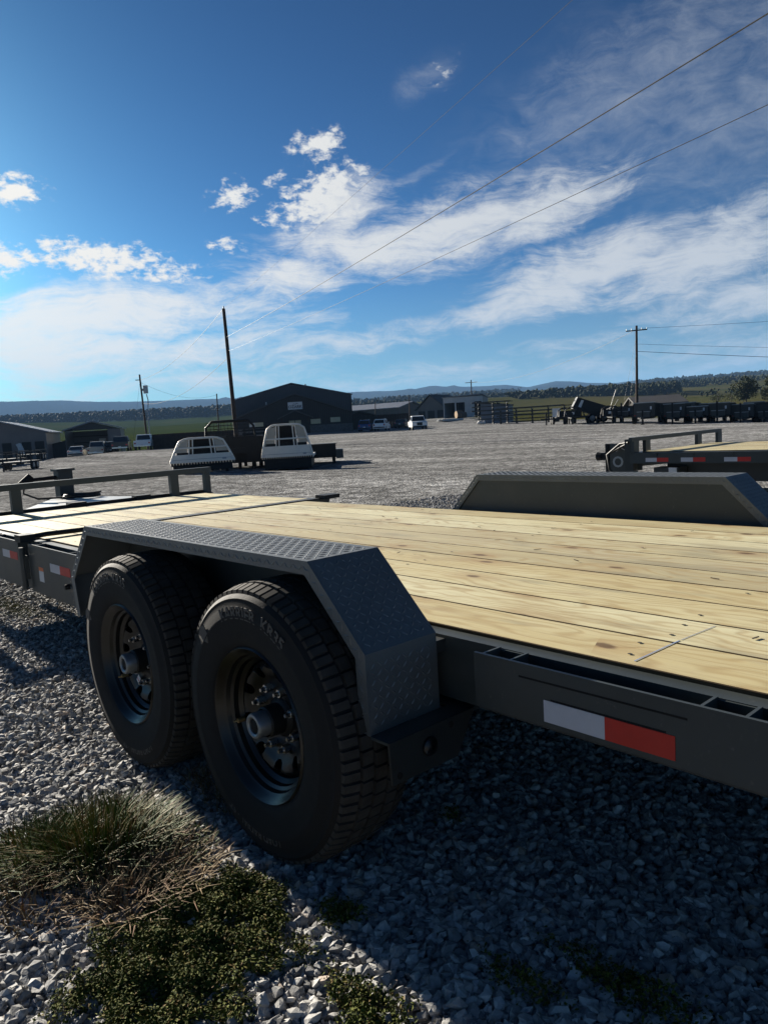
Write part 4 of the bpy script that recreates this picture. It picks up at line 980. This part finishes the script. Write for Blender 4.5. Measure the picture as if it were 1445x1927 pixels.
# three bay metal building
b=base(872,792,150); bb=thing('bay_building','pale corrugated metal building with three open bays','building',b,facing(872,R(-9)))
wd=7.9;e=3.75
def bays(m):
    xs=[(-wd/2,-wd/2+.15),(-1.65,-1.35),(.35,2.3),(3.75,wd/2)]
    for a_,c_ in xs: m.mm(a_,c_,0,.12,-1,3.0)
    m.mm(-wd/2,wd/2,0,.12,3.001,4.1)
P(bb,'front_wall','clad_light',bays); P(bb,'back_wall','interior',lambda m:m.mm(-wd/2,wd/2,8.9,9,-1,4.1)); P(bb,'side_wall','clad_light',lambda m:m.mm(-wd/2,-wd/2+.12,.121,8.9,-1,4.1)); P(bb,'side_wall','clad_side',lambda m:m.mm(wd/2-.12,wd/2,.121,8.9,-1,4.1))
P(bb,'roof','roof_metal',lambda m:m.add([(-wd/2-.2,-.3,4.12),(wd/2+.2,-.3,4.3),(wd/2+.2,9.2,3.9),(-wd/2-.2,9.2,3.72),(-wd/2-.2,-.3,4.25),(wd/2+.2,-.3,4.45),(wd/2+.2,9.2,4.05),(-wd/2-.2,9.2,3.85)],[(0,1,2,3),(7,6,5,4),(0,4,5,1),(1,5,6,2),(2,6,7,3),(3,7,4,0)]))
P(bb,'floor','interior',lambda m:m.mm(-wd/2+.13,wd/2-.13,.13,8.88,-.5,-.02))
for i in range(6): P(bb,'shelf_frame','clad_mid',lambda m:m.mm(-3.5+i*1.2,-3.38+i*1.2,7.5,7.6,0,3.0))
# annex wall on its right
b=base(930,796,118); an=thing('side_shed','blue grey metal shed end beside the bay building','shed',b,facing(930,R(-8)))
P(an,'wall','clad_side',lambda m:m.prism([(-2.1,-1),(2.3,-1),(2.3,2.75),(-2.1,3.25)],0,6)); P(an,'roof','black_steel',lambda m:m.prism([(-2.25,3.26),(2.45,2.75),(2.45,2.88),(-2.25,3.4)],-.25,6.2))
# log rounds and lumber
for i,(px,py,r_,lab) in enumerate([(864,789,.72,'thick log round lying by the bay building'),(871,788,.6,'smaller log round leaning against the thick one')]):
    b=base(px,py,140); t=thing('log_round',lab,'log',b,facing(px,R(25)))
    P(t,'bark','bark',lambda m:m.cyl((-.6,0,r_),(.6,0,r_),r_,r_*.95,18),40); P(t,'cut_face','log_wood',lambda m:m.cyl((-.62,0,r_),(-.601,0,r_),r_*.93,r_*.93,18)); P(t,'cut_face','log_wood',lambda m:m.cyl((.601,0,r_),(.62,0,r_),r_*.9,r_*.9,18))
t=thing('lumber_pile','low pile of pale boards in front of the open bays','lumber',base(846,793,135),facing(846,R(30)))
for i in range(10): P(t,'board','galv',lambda m:m.mm(-2.2+random.uniform(-.3,.3),2.2+random.uniform(-.3,.3),-.9+.18*i,-.75+.18*i,random.choice((.0,.1)),random.choice((.2,.32))))
t=thing('material_bag','crumpled white bag on the gravel by the steel rack','bag',base(906,798,92),facing(906)); P(t,'sack','bag',lambda m:m.tube([(-.55,0,.12),(-.3,0,.28),(0,.1,.22),(.3,0,.26),(.5,0,.1)],[.1,.26,.2,.24,.08],10),60)
# cantilever steel racks
def rack(px,py,d,rot,wd,ht,ncol,lev,label,fill,zl=None):
    b=base(px,py,d); t=thing('storage_rack',label,'rack',b,facing(px,R(rot)),'steel storage racks by the shed')
    for i in range(ncol):
        x=-wd/2+wd*i/(ncol-1); P(t,'upright','black_steel',lambda m:(m.mm(x-.08,x+.08,-.1,.1,-.3,ht),m.mm(x-.07,x+.07,-.8,.8,-.3,.12)))
    for j in range(lev):
        z=.45+(ht-.5)*j/(lev-1)
        for i in range(ncol):
            x=-wd/2+wd*i/(ncol-1); P(t,'arm','black_steel',lambda m:m.bar((x,-.95,z+.05),(x,-.101,z),.09,.10))
        if fill:
            for q in range(random.randint(2,4)):
                x0=-wd/2-random.uniform(.2,1.0); x1=wd/2+random.uniform(-.5,1.0); P(t,'steel_bar','steel_plain',lambda m:m.mm(x0,x1,-.9+.2*q,-.76+.2*q,z+.101,z+.18+random.uniform(0,.1)))
    return t
rack(928,800,95,6,3.6,2.6,3,5,'tall rack loaded with steel bars beside the shed end',True)
rack(1002,797,90,-6,7.6,1.75,5,4,'long open rack of dark rails across the field edge',True)
t=thing('white_panel','white panel standing behind the rack by the field','panel',base(1047,792,84),facing(1047)); P(t,'sheet','label_white',lambda m:m.mm(-.45,.45,-.03,.03,.3,1.5)); P(t,'stand','black_steel',lambda m:m.mm(-.3,.3,-.05,.05,-.2,.299))
# ------------------------------------------------------------------ truck beds in the middle of the yard
def truckbed(px,py,d,rot,wd,ht,top,label):
    b=base(px,py,d); t=thing('truck_bed',label,'truck bed',b,facing(px,R(rot)),'white truck beds standing on the gravel')
    h=wd/2; zb=.30*ht; zp=.62*ht; tp=top/2
    P(t,'deck','alu_white',lambda m:m.mm(-h,h,.1,2.9,zb-.06,zb+.04)); P(t,'deck_frame','black_steel',lambda m:m.mm(-h*.93,h*.93,.06,2.8,.06,zb-.061))
    P(t,'skirt','black_steel',lambda m:[m.mm(-h+.02+i*wd/22,-h+.02+(i+.6)*wd/22,.02,.09,zb-.10,zb-.0) for i in range(22)])
    for x in (-h*.75,h*.75):
        for y in (.2,2.6): P(t,'leg','black_steel',lambda m:m.mm(x-.05,x+.05,y-.05,y+.05,-.1,.059))
    f=lambda z: h+(tp-h)*((z-zb)/(ht-zb))**1.15
    za=.54*ht; zc=.60*ht
    P(t,'headboard_panel','alu_white',lambda m:m.prism([(-f(zb)+.03,zb),(f(zb)-.03,zb),(f(za)-.03,za),(-f(za)+.03,za)],.04,.07))
    P(t,'panel_seam','alu_dark',lambda m:m.mm(-f(zb)+.08,f(zb)-.08,.034,.0395,zb+.10,zb+.112))
    for sg in (-1,1):
        P(t,'wing_panel','tan_paint',lambda m:m.prism([(sg*.46*h,zc),(sg*(f(zc)-.03),zc),(sg*(f(ht*.93)-.05),ht*.93),(sg*.40*h,ht*.96)],.055,.07))
        P(t,'side_light','lamp_white',lambda m:m.mm(sg*(h-.06)-.05,sg*(h-.06)+.05,.0,.035,zb+.02,zb+.09))
    P(t,'rear_screen','interior',lambda m:m.mm(-.40*h,.40*h,.12,.14,za,ht*.95))
    P(t,'tool_tray','black_steel',lambda m:m.mm(-f(zc)+.08,f(zc)-.08,.0705,.118,za-.02,zc))
    P(t,'deck_load','black_steel',lambda m:m.mm(-h*.6,h*.5,.6,2.2,zb+.041,zb+.22))
    def frame(m):
        zs=np.linspace(zb,ht*.92,7)
        path=[(-f(z),.05,z) for z in zs]+[(-tp*.8,.05,ht*.985),(-tp*.6,.05,ht),(tp*.6,.05,ht),(tp*.8,.05,ht*.985)]+[(f(z),.05,z) for z in zs[::-1]]
        m.tube(path,.035,8)
    P(t,'rack_frame','alu_white',frame,60)
    P(t,'cross_tube','alu_white',lambda m:m.tube([(-f(zp),0.03,zp+.02),(-f(zp)*.9,.03,zp+.12),(f(zp)*.9,.03,zp+.12),(f(zp),.03,zp+.02)],.028,8),60)
    for x in (-.42*h,-.30*h,.30*h,.42*h): P(t,'window_bar','alu_white',lambda m:m.tube([(x,.04,zp-.15*ht),(x*.88,.05,ht*.985)],.022,6),60)
    P(t,'window_mesh','interior',lambda m:[m.bar((-.27*h,.06,z),(.27*h,.06,z),.012,.05) for z in np.linspace(zp+.03,ht*.95,7)])
    P(t,'plate_logo','galv',lambda m:m.mm(h*.62,h*.75,.03,.0395,zb+.06,zb+.12))
    return t
truckbed(384,888,24.5,3,2.05,1.12,1.30,'wide white truck bed with low headache rack nearest the headboard rail')
truckbed(543,885,26.5,-4,1.80,1.62,1.22,'taller white truck bed with headache rack beside the dark tool bed')
b=base(540,876,30); t=thing('service_bed','long dark service bed with raised side boxes behind the white bed','truck bed',b,facing(540,R(-3)))
P(t,'side_box','black_steel',lambda m:m.mm(-2.05,2.0,-.5,.0,.25,.78)); P(t,'side_box','steel',lambda m:m.mm(-2.05,2.0,1.5,2.0,.25,.78)); P(t,'deck','alu_dark',lambda m:m.mm(-2.05,2.0,.001,1.499,.42,.5)); P(t,'lid','galv',lambda m:m.mm(-2.1,-.8,-.55,.05,.781,.82)); P(t,'lid','steel_plain',lambda m:m.mm(.6,2.05,-.55,.05,.781,.80)); P(t,'step','steel',lambda m:m.mm(2.001,2.28,-.5,.5,.2,.55))
for x in (-1.8,-.6,.9,1.9): P(t,'leg','black_steel',lambda m,x=x:m.mm(x-.06,x+.06,-.45,-.3,-.1,.249)); P(t,'leg','black_steel',lambda m,x=x:m.mm(x-.06,x+.06,1.6,1.75,-.1,.249))
P(t,'wheel_arch','interior',lambda m:m.prism([(-.4+.42*math.cos(q),.25+.36*math.sin(q)) for q in np.linspace(0,math.pi,10)],-.52,-.501))
b=base(436,866,29); t=thing('truck_bed','black truck bed with mesh headache rack behind the low white bed','truck bed',b,facing(432,R(-10)))
t.scale=(1.0,1.0,1.32); P(t,'deck','black_steel',lambda m:m.mm(-1.0,1.2,0,3,.45,.62)); P(t,'side_box','black_steel',lambda m:m.mm(-1.3,-.6,0,2.6,.2,1.0)); P(t,'side_box','black_steel',lambda m:m.mm(.6,1.3,-.1,2.6,.2,.95))
P(t,'rack_frame','black_steel',lambda m:m.tube([(-.95,.02,.62),(-.9,.02,1.25),(-.65,.02,1.42),(.75,.02,1.42),(.95,.02,1.25),(1.05,.02,.62)],.04,8),60)
P(t,'rack_mesh','black_steel',lambda m:[m.bar((x,.03,1.0),(x,.03,1.41),.015,.015,(0,1,0)) for x in np.linspace(-.85,.9,14)]+[m.bar((-.9,.03,z),(.95,.03,z),.015,.02) for z in (.98,1.1,1.2,1.3)])
P(t,'rack_panel','black_steel',lambda m:m.mm(-.9,.98,.02,.05,.621,.96))
P(t,'leg','black_steel',lambda m:(m.mm(-.9,-.75,.2,.4,-.2,.449))); P(t,'leg','black_steel',lambda m:(m.mm(.75,.9,.2,.4,-.2,.449))); P(t,'leg','black_steel',lambda m:(m.mm(-.9,-.75,2.2,2.4,-.2,.449))); P(t,'leg','black_steel',lambda m:(m.mm(.75,.9,2.2,2.4,-.2,.449)))
b=base(486,862,34); t=thing('slatted_rack','dark slatted rack standing between the black bed and tall white bed','rack',b,facing(486,R(-5)))
t.scale=(1,1,1.2)
for i in range(6): P(t,'slat','black_steel',lambda m:m.mm(-.62,.72,.0+.03*i,.04+.03*i,.55+i*.13,.62+i*.13))
for x in (-.55,.6): P(t,'post','black_steel',lambda m:m.bar((x,.05,-.2),(x,.26,1.35),.06,.05))
P(t,'light','bag',lambda m:m.mm(-.3,-.05,.2,.3,1.351,1.5)); P(t,'top_bar','black_steel',lambda m:m.mm(-.6,.65,.2,.3,1.30,1.35))
# ------------------------------------------------------------------ trailers at the far left
for i,(px,py,d,rot) in enumerate([(38,880,62,70),(15,876,74,66),(62,868,82,75)]):
    b=base(px,py,d); t=thing('utility_trailer',['dark open trailer with raised frame beside the tan garage','low dark trailer behind the raised frame trailer','small dark trailer nearest the garage doorway'][i],'trailer',b,facing(px,R(rot)),'open trailers by the garage')
    P(t,'deck','black_steel',lambda m:m.mm(-2.4,2.4,-1,1,.55,.70)); P(t,'tongue','black_steel',lambda m:(m.bar((-2.4,-.6,.6),(-3.6,0,.6),.1,.12),m.bar((-2.4,.6,.6),(-3.6,0,.6),.1,.12)))
    for x in (-2.2,0,2.2):
        for y in (-.95,.95): P(t,'rail_post','black_steel',lambda m:m.mm(x-.04,x+.04,y-.04,y+.04,.70,1.45 if i==0 else 1.1))
    for y in (-.95,.95): P(t,'side_rail','black_steel',lambda m:m.mm(-2.3,2.3,y-.03,y+.03,1.451,1.52) if i==0 else m.mm(-2.3,2.3,y-.03,y+.03,1.101,1.16))
    P(t,'jack','black_steel',lambda m:m.mm(-3.4,-3.3,-.05,.05,0,1.0))
    for x in (-.1,.8):
        for y in (-1.1,1.1): wheel_simple(t,x,y,.36,.2)
# ------------------------------------------------------------------ dump trailers along the right edge
def dump(px,py,d,rot,L,Wd,Hb,label,tall=False,first=None):
    b=base(px,py,d); t=thing('dump_trailer',label,'trailer',b,facing(px,R(rot)),'dump trailers parked in a row')
    w2=Wd/2; z0=.55
    m1='black_steel'
    P(t,'front_wall','steel_plain',lambda m:m.mm(-w2,w2,0,.06,z0,z0+Hb)); P(t,'rear_gate',m1,lambda m:m.mm(-w2,w2,L-.06,L,z0,z0+Hb))
    for sg in(-1,1):
        P(t,'side_wall',m1,lambda m:m.mm(sg*w2-.03,sg*w2+.03,.061,L-.061,z0,z0+Hb))
        for k in range(5): P(t,'side_rib',m1,lambda m:m.mm(sg*(w2+.06)-.029,sg*(w2+.06)+.029,.3+k*(L-.6)/4,.38+k*(L-.6)/4,z0,z0+Hb-.05))
        P(t,'fender',m1,lambda m:m.mm(sg*(w2+.20)-.15,sg*(w2+.20)+.15,L*.35,L*.35+1.5,.74,.78)); P(t,'fender',m1,lambda m:m.mm(sg*(w2+.20)-.15,sg*(w2+.20)+.15,L*.35-.05,L*.35-.001,.5,.78))
        for y in (L*.35+.38,L*.35+1.15): 
            o=P(t,'wheel','rubber',lambda m:m.cyl((sg*(w2+.08),y,.36),(sg*(w2+.30),y,.36),.36,.36,16),40)
    P(t,'floor',m1,lambda m:m.mm(-w2,w2,.061,L-.061,z0-.08,z0-.001)); P(t,'top_rail','galv' if random.random()<.7 else m1,lambda m:m.mm(-w2-.04,w2+.04,-.05,.08,z0+Hb+.001,z0+Hb+.06))
    P(t,'frame',m1,lambda m:(m.mm(-w2*.6,-w2*.6+.1,0,L,.36,.465),m.mm(w2*.6-.1,w2*.6,0,L,.36,.465)))
    P(t,'tongue',m1,lambda m:(m.bar((-w2*.6,0,.42),(0,-1.35,.42),.09,.12),m.bar((w2*.6,0,.42),(0,-1.35,.42),.09,.12)))
    tb=P(t,'toolbox','steel',lambda m:m.mm(-.42,.42,-.68,-.18,.49,.86)); P(tb,'lid','galv',lambda m:m.mm(-.45,.45,-.70,-.16,.861,.90))
    P(t,'jack','black_steel',lambda m:(m.mm(-.06,.06,-1.16,-1.04,.02,1.55 if tall else 1.0),m.mm(-.12,.12,-1.22,-.98,-.05,.02)))
    P(t,'coupler','steel_plain',lambda m:m.mm(-.09,.09,-1.65,-1.30,.36,.5)); P(t,'reflector','lamp_red',lambda m:m.mm(-w2+.02,-w2+.14,-.012,-.001,z0+.05,z0+.1)); P(t,'decal','label_white',lambda m:m.mm(w2*.55,w2*.55+.12,-.012,-.001,z0+Hb*.5,z0+Hb*.5+.22))
    return t
labs=['dump trailer in the row under the crossarm pole','dump trailer two along from the crossarm pole','short dump trailer with bright toolbox lid in the row','dump trailer with tall jack in the middle of the row','dump trailer in the row in front of the field shrubs','dump trailer at the row end beneath the broad tree','dump trailer at the row end past the broad tree']
for i,(px,Hb,tall,L) in enumerate([(1212,.95,False,3.6),(1268,.90,True,4.2),(1311,.65,False,3.0),(1352,.85,True,4.2),(1396,.88,True,4.2),(1440,.88,False,4.2),(1484,.88,False,4.2)]):
    dump(px,797-(px-1200)*.002,55+random.uniform(-.6,.6),-6,L,1.45,Hb,labs[i],tall)
labs2=['dump trailer in the back row behind the crossarm pole','low dump trailer in the back row behind the bright toolbox lid','dump trailer in the back row before the low shrubs','dump trailer in the back row before the broad tree']
for i,(px,Hb,L) in enumerate([(1172,.70,3.0),(1290,1.0,4.0),(1334,.95,4.0),(1418,.95,4.0)]): dump(px,791,61,-6,L,1.5,Hb,labs2[i],i%2==0)
# tipped dump trailer and clutter on its left
b=base(1105,796,64); t=thing('dump_trailer','dump trailer with its black bed tipped up beside the long rack','trailer',b,facing(1105,R(6)))
def tip(x,z): a_=R(-19); x*=.82; z*=.9; return (x*math.cos(a_)-z*math.sin(a_)+.5,x*math.sin(a_)+z*math.cos(a_)+.85)
P(t,'dump_bed','black_steel',lambda m:m.prism([tip(-2.2,-.1),(tip(2.2,-.1)),tip(2.2,.85),tip(-2.0,.95)],-.9,-.82)); P(t,'dump_bed','black_steel',lambda m:m.prism([tip(-2.2,-.1),(tip(2.2,-.1)),tip(2.2,.85),tip(-2.0,.95)],.82,.9))
P(t,'bed_front','steel_plain',lambda m:m.prism([tip(-2.28,-.12),tip(-2.2,-.12),tip(-2.0,.97),tip(-2.08,.99)],-.9,.9)); P(t,'bed_floor','black_steel',lambda m:m.prism([tip(-2.2,-.2),tip(2.2,-.2),tip(2.2,-.101),tip(-2.2,-.101)],-.9,.9))
P(t,'bed_label','label_white',lambda m:m.prism([tip(-1.75,.1),tip(-1.45,.1),tip(-1.4,.8),tip(-1.65,.8)],-.915,-.905)); P(t,'hoist','galv',lambda m:m.bar((-.8,0,.5),(-1.0,0,2.0),.12,.12))
P(t,'frame','black_steel',lambda m:(m.mm(-2.6,2.6,-.7,-.55,.45,.62),m.mm(-2.6,2.6,.55,.7,.45,.62))); P(t,'tongue','black_steel',lambda m:(m.bar((-2.6,-.6,.5),(-3.9,0,.5),.1,.12),m.bar((-2.6,.6,.5),(-3.9,0,.5),.1,.12)))
for x in (.3,1.2):
    for y in (-.95,.95): wheel_simple(t,x,y,.38,.24)
P(t,'fender','black_steel',lambda m:m.mm(-.2,1.7,-1.08,-.82,.8,.84)); P(t,'jack','black_steel',lambda m:m.mm(-3.5,-3.38,-.06,.06,0,1.1))
for i,(px,py,d,rot,lab) in enumerate([(1066,797,66,12,'small black equipment trailer left of the tipped dump bed'),(1080,796,62,-8,'black equipment trailer in front of the tipped dump bed'),(1150,797,60,5,'black machinery trailer with upright tan poles')]):
    b=base(px,py,d); t=thing('equipment_trailer',lab,'trailer',b,facing(px,R(rot)),'black equipment trailers by the rack')
    P(t,'deck','black_steel',lambda m:m.mm(-.85,.85,0,3,.5,.66)); P(t,'pump_box','black_steel',lambda m:m.mm(-.6,.5,.2,.9,.661,1.15)); P(t,'hoop','black_steel',lambda m:m.tube([(-.8,.1,.66),(-.7,.1,1.2),(-.3,.1,1.42),(.4,.1,1.35),(.75,.1,1.0),(.8,.1,.66)],.05,8),60)
    P(t,'tongue','black_steel',lambda m:(m.bar((-.5,0,.55),(0,-1.2,.5),.09,.1),m.bar((.5,0,.55),(0,-1.2,.5),.09,.1))); P(t,'jack','black_steel',lambda m:m.mm(-.05,.05,-1.0,-.9,0,.95)); P(t,'label','label_white',lambda m:m.mm(-.2,.0,.18,.199,.8,1.0))
    for x in (-.95,.95):
        for y in (1.2,2.0): P(t,'wheel','rubber',lambda m:m.cyl((x-.1,y,.34),(x+.1,y,.34),.34,.34,14),40)
    if i==2:
        P(t,'pole','alu_white',lambda m:m.cyl((-.1,.3,1.1),(.45,.5,2.7),.022,.02,8)); P(t,'pole','alu_white',lambda m:m.cyl((.1,.3,1.1),(.6,.5,1.9),.02,.02,8)); P(t,'pole','alu_white',lambda m:m.cyl((-.5,.3,1.05),(.3,.3,1.45),.03,.03,8))
# ------------------------------------------------------------------ poles and wires
def pole(name,label,px0,py0,px1,py1,d,r0,r1,cross=None,extra=None):
    a_=at_d(px0,py0,d); gz=base(px1,py1,d); t=thing(name,label,'utility pole',gz)
    top=a_-gz
    P(t,'post','pole_wood',lambda m:m.cyl((0,0,-.5),tuple(top),r0,r1,12),40)
    if cross:
        for (zk,hw_) in cross:
            c_=top*zk; v=np.array([math.cos(facing(px0)),math.sin(facing(px0)),0]); P(t,'crossarm','pole_wood',lambda m:m.bar(tuple(c_-v*hw_),tuple(c_+v*hw_),.10,.13))
            for q in (-1,-.5,.5,1): P(t,'insulator','galv',lambda m:m.cyl(tuple(c_+v*hw_*q*.95+np.array([0,0,.05])),tuple(c_+v*hw_*q*.95+np.array([0,0,.25])),.05,.03,8))
    return t,gz,top
pA,gA,tA_=pole('utility_pole','tall plain utility pole rising behind the black truck bed',421,581,447,835,62,.19,.13)
P(pA,'insulator','galv',lambda m:m.cyl(tuple(tA_+np.array([0,0,-.02])),tuple(tA_+np.array([0,0,.22])),.06,.04,8))
pB,gB,tB_=pole('transformer_pole','utility pole with grey transformer by the white pickup',263,705,279,838,100,.15,.11)
vB=np.array([math.cos(facing(263)),math.sin(facing(263)),0]); cB=tB_*.80
P(pB,'transformer','galv',lambda m:m.cyl(tuple(cB+vB*.55+np.array([0,0,-.5])),tuple(cB+vB*.55+np.array([0,0,.55])),.32,.32,14),40); P(pB,'bracket','galv',lambda m:m.bar(tuple(cB),tuple(cB+vB*.4),.1,.3)); P(pB,'conduit','galv',lambda m:m.tube([tuple(cB+vB*.6+np.array([0,0,-.6])),tuple(cB+vB*.75+np.array([0,0,-1.4])),tuple(cB*.55+vB*.45),tuple(vB*.35)],.07,8),40); P(pB,'crossarm','pole_wood',lambda m:m.bar(tuple(tB_*.93-vB*.6),tuple(tB_*.93+vB*.1),.1,.1))
pole('utility_pole','short thin utility pole before the wooded ridge left of the building',408,741,411,800,130,.12,.10)
pole('utility_pole','distant crossarm pole standing behind the bay building',886,715,888,772,175,.16,.12,[(.93,1.4)])
pole('utility_pole','thin bare pole beside the pale roofed barn',770,746,771,795,160,.13,.11)
pole('utility_pole','faint thin pole above the brown house',706,757,707,800,170,.12,.10)
pC,gC,tC_=pole('utility_pole','tall crossarm utility pole behind the dump trailers',1197,613,1198,785,85,.17,.12,[(.95,1.15)])
def wire(name,label,pts,sag,r,group='overhead wires'):
    P0,P1=np.array(pts[0]),np.array(pts[1]); path=[P0+(P1-P0)*s_+np.array([0,0,-4*sag*s_*(1-s_)]) for s_ in np.linspace(0,1,40)]
    mb=MB(); mb.tube(path,r,5); return tag(mb.build(name,'cable',None,60),label,'wire',group)
def ext(p0,px,py,d,k): q=at_d(px,py,d); return p0+(q-p0)*k
topA=gA+tA_
wire('overhead_wire','thick twisted overhead cable sweeping up from the tall plain pole',[gA+tA_*.80,ext(gA+tA_*.80,1430,8,11,1.35)],  .25,.012)
wire('overhead_wire','lower thin overhead cable leaving the tall plain pole',[gA+tA_*.70,ext(gA+tA_*.70,1440,180,12,1.35)],.2,.007)
wire('overhead_wire','faint upper wire from the top of the tall plain pole',[topA,ext(topA,1062,5,14,1.3)],.1,.004)
topB=gB+tB_; topC=gC+tC_
wire('overhead_wire','wire from the tall plain pole down to the transformer pole',[topA,gB+tB_*.93],1.0,.018); wire('overhead_wire','second wire from the tall plain pole to the transformer pole',[gA+tA_*.66,gB+tB_*.62],1.2,.018)
wire('overhead_wire','wire from the transformer pole to the short thin pole',[gB+tB_*.9,at_d(408,743,130)],1.2,.014)
wire('overhead_wire','guy wire dropping left of the transformer pole',[gB+tB_*.93,base(243,790,100)],.0,.012)
for i,(z_,py,w_) in enumerate([(.97,603,.014),(.80,652,.014),(.72,670,.024)]): wire('overhead_wire',['top wire running off from the tall crossarm pole','middle wire running off from the tall crossarm pole','heavy lower wire running off from the tall crossarm pole'][i],[gC+tC_*z_,ext(gC+tC_*z_,1445,py,78,2.0)],.1,w_)
for i in range(2): wire('overhead_wire',['steep guy wire at the tall crossarm pole','second guy wire at the tall crossarm pole'][i],[gC+tC_*(.9-.15*i),base(1168+12*i,780,85)],0,.010)
wire('overhead_wire','long wire from the tall crossarm pole to the distant crossarm pole',[gC+tC_*.96,at_d(886,719,175)],1.8,.02)
# ------------------------------------------------------------------ trees
def crown_mesh(blobs,n,ls):
    V=[];Fc=[];o=0
    for i in range(n):
        c,r=random.choice(blobs); v=np.random.normal(size=3) if False else rng.normal(size=3); v/=np.linalg.norm(v); q=rng.uniform(.45,1.05)
        p=np.array(c)+v*np.array(r)*q; s_=ls*rng.uniform(.6,1.4)
        a=rng.normal(size=3); a/=np.linalg.norm(a); b_=np.cross(a,rng.normal(size=3)); b_/=np.linalg.norm(b_)
        V+=[tuple(p-a*s_),tuple(p-b_*s_*.6),tuple(p+a*s_),tuple(p+b_*s_*.6)]; Fc.append((o,o+1,o+2,o+3)); o+=4
    return fastmesh('crown',V,Fc,'foliage')
def tree(px,py,d,ht,wd,label,n=2600,name='tree'):
    b=base(px,py,d); t=thing(name,label,'tree',b)
    P(t,'trunk','bark',lambda m:(m.tube([(0,0,-.3),(.05,0,ht*.3),(0,.1,ht*.75)],[.05*ht*.5,.04*ht*.5,.015*ht],9),[m.tube([(0,0,ht*.28),(math.cos(q)*wd*.25,math.sin(q)*wd*.25,ht*.55)],[.014*ht,.006*ht],6) for q in (0.4,2.2,4.1,5.3)]),60)
    bl=[((random.uniform(-.3,.3)*wd,random.uniform(-.3,.3)*wd,ht*random.uniform(.22,.84)),(wd*random.uniform(.16,.28),wd*random.uniform(.16,.28),ht*random.uniform(.12,.2))) for _ in range(16)]
    place('crown',crown_mesh(bl,n,ht*.030),t)
tree(1403,768,150,5.6,5.0,'broad rounded tree behind the dump trailer row',3200)
tree(1449,770,140,5.0,4.0,'dark tree at the field edge beside the broad tree',2400)
tree(1350,766,170,2.6,4.0,'low spreading shrub in the field behind the dump trailers',1200,'shrub'); tree(1375,766,165,2.4,3.5,'low shrub against the trunk side of the broad tree',1000,'shrub')
tree(708,795,210,5.5,4.5,'lone dark tree behind the brown house',1200)
def wood(name,segs,label):
    """mass of trees: (px0,px1,d0,d1,count,hmin,hmax)"""
    V=[];Fc=[];o=0
    for (p0,p1,d0,d1,n,h0,h1) in segs:
        for i in range(n):
            px=random.uniform(p0,p1); d=random.uniform(d0,d1); v=ray(px,hor(px)); p=CAM+v*d; z=float(ground_z(p[0],p[1])); h=random.uniform(h0,h1)
            for kx in range(9):
                c=np.array([p[0]+random.gauss(0,.26)*h,p[1]+random.gauss(0,.26)*h,z+h*random.uniform(.12,.85)]); r=h*np.array([.15,.15,.15])*random.uniform(.6,1.2)
                q=IV*r*rng.uniform(.5,1.5,(12,1)); V.append(q+c); Fc.append(IF+o); o+=12
    return stuff(place(name,fastmesh(name,np.concatenate(V),np.concatenate(Fc),'wood_far')),label,'woods')
wood('woodland',[(965,1275,430,560,420,5.5,8.5),(1180,1420,700,900,220,6,9),(1030,1180,470,520,70,7.5,9.5)],'dark wood standing along the far side of the field')
wood('woodland',[(-350,450,820,1500,1500,9,14),(-350,450,800,860,260,8,13)],'broad belt of dark woods below the blue ridge')
wood('hedgerow',[(640,960,300,330,14,3,5),(660,960,600,640,90,5,9),(660,960,900,1000,160,7,12),(700,980,1500,1900,260,9,14),(1200,1500,1400,1900,260,9,14),(1270,1500,300,340,26,2,3.5),(1290,1460,620,680,60,5,8)],'scattered hedgerows and tree clumps across the rolling fields')
# ------------------------------------------------------------------ haze
mb=MB(); mb.mm(-7000,7000,-7000,7000,-12,330); hz=mb.build('haze','interior'); hz.data.materials.clear()
hm=bpy.data.materials.new('haze'); hm.use_nodes=True; nt=hm.node_tree; nt.nodes.clear()
pv=nt.nodes.new('ShaderNodeVolumePrincipled'); pv.inputs['Color'].default_value=(.30,.56,1,1); pv.inputs['Density'].default_value=1.0e-4; pv.inputs['Anisotropy'].default_value=0
ou=nt.nodes.new('ShaderNodeOutputMaterial'); nt.links.new(pv.outputs[0],ou.inputs['Volume']); hz.data.materials.append(hm); stuff(hz,'pale blue air haze over the whole valley','haze')
sc.cycles.max_bounces=5; sc.cycles.diffuse_bounces=2; sc.cycles.glossy_bounces=3; sc.cycles.volume_bounces=0
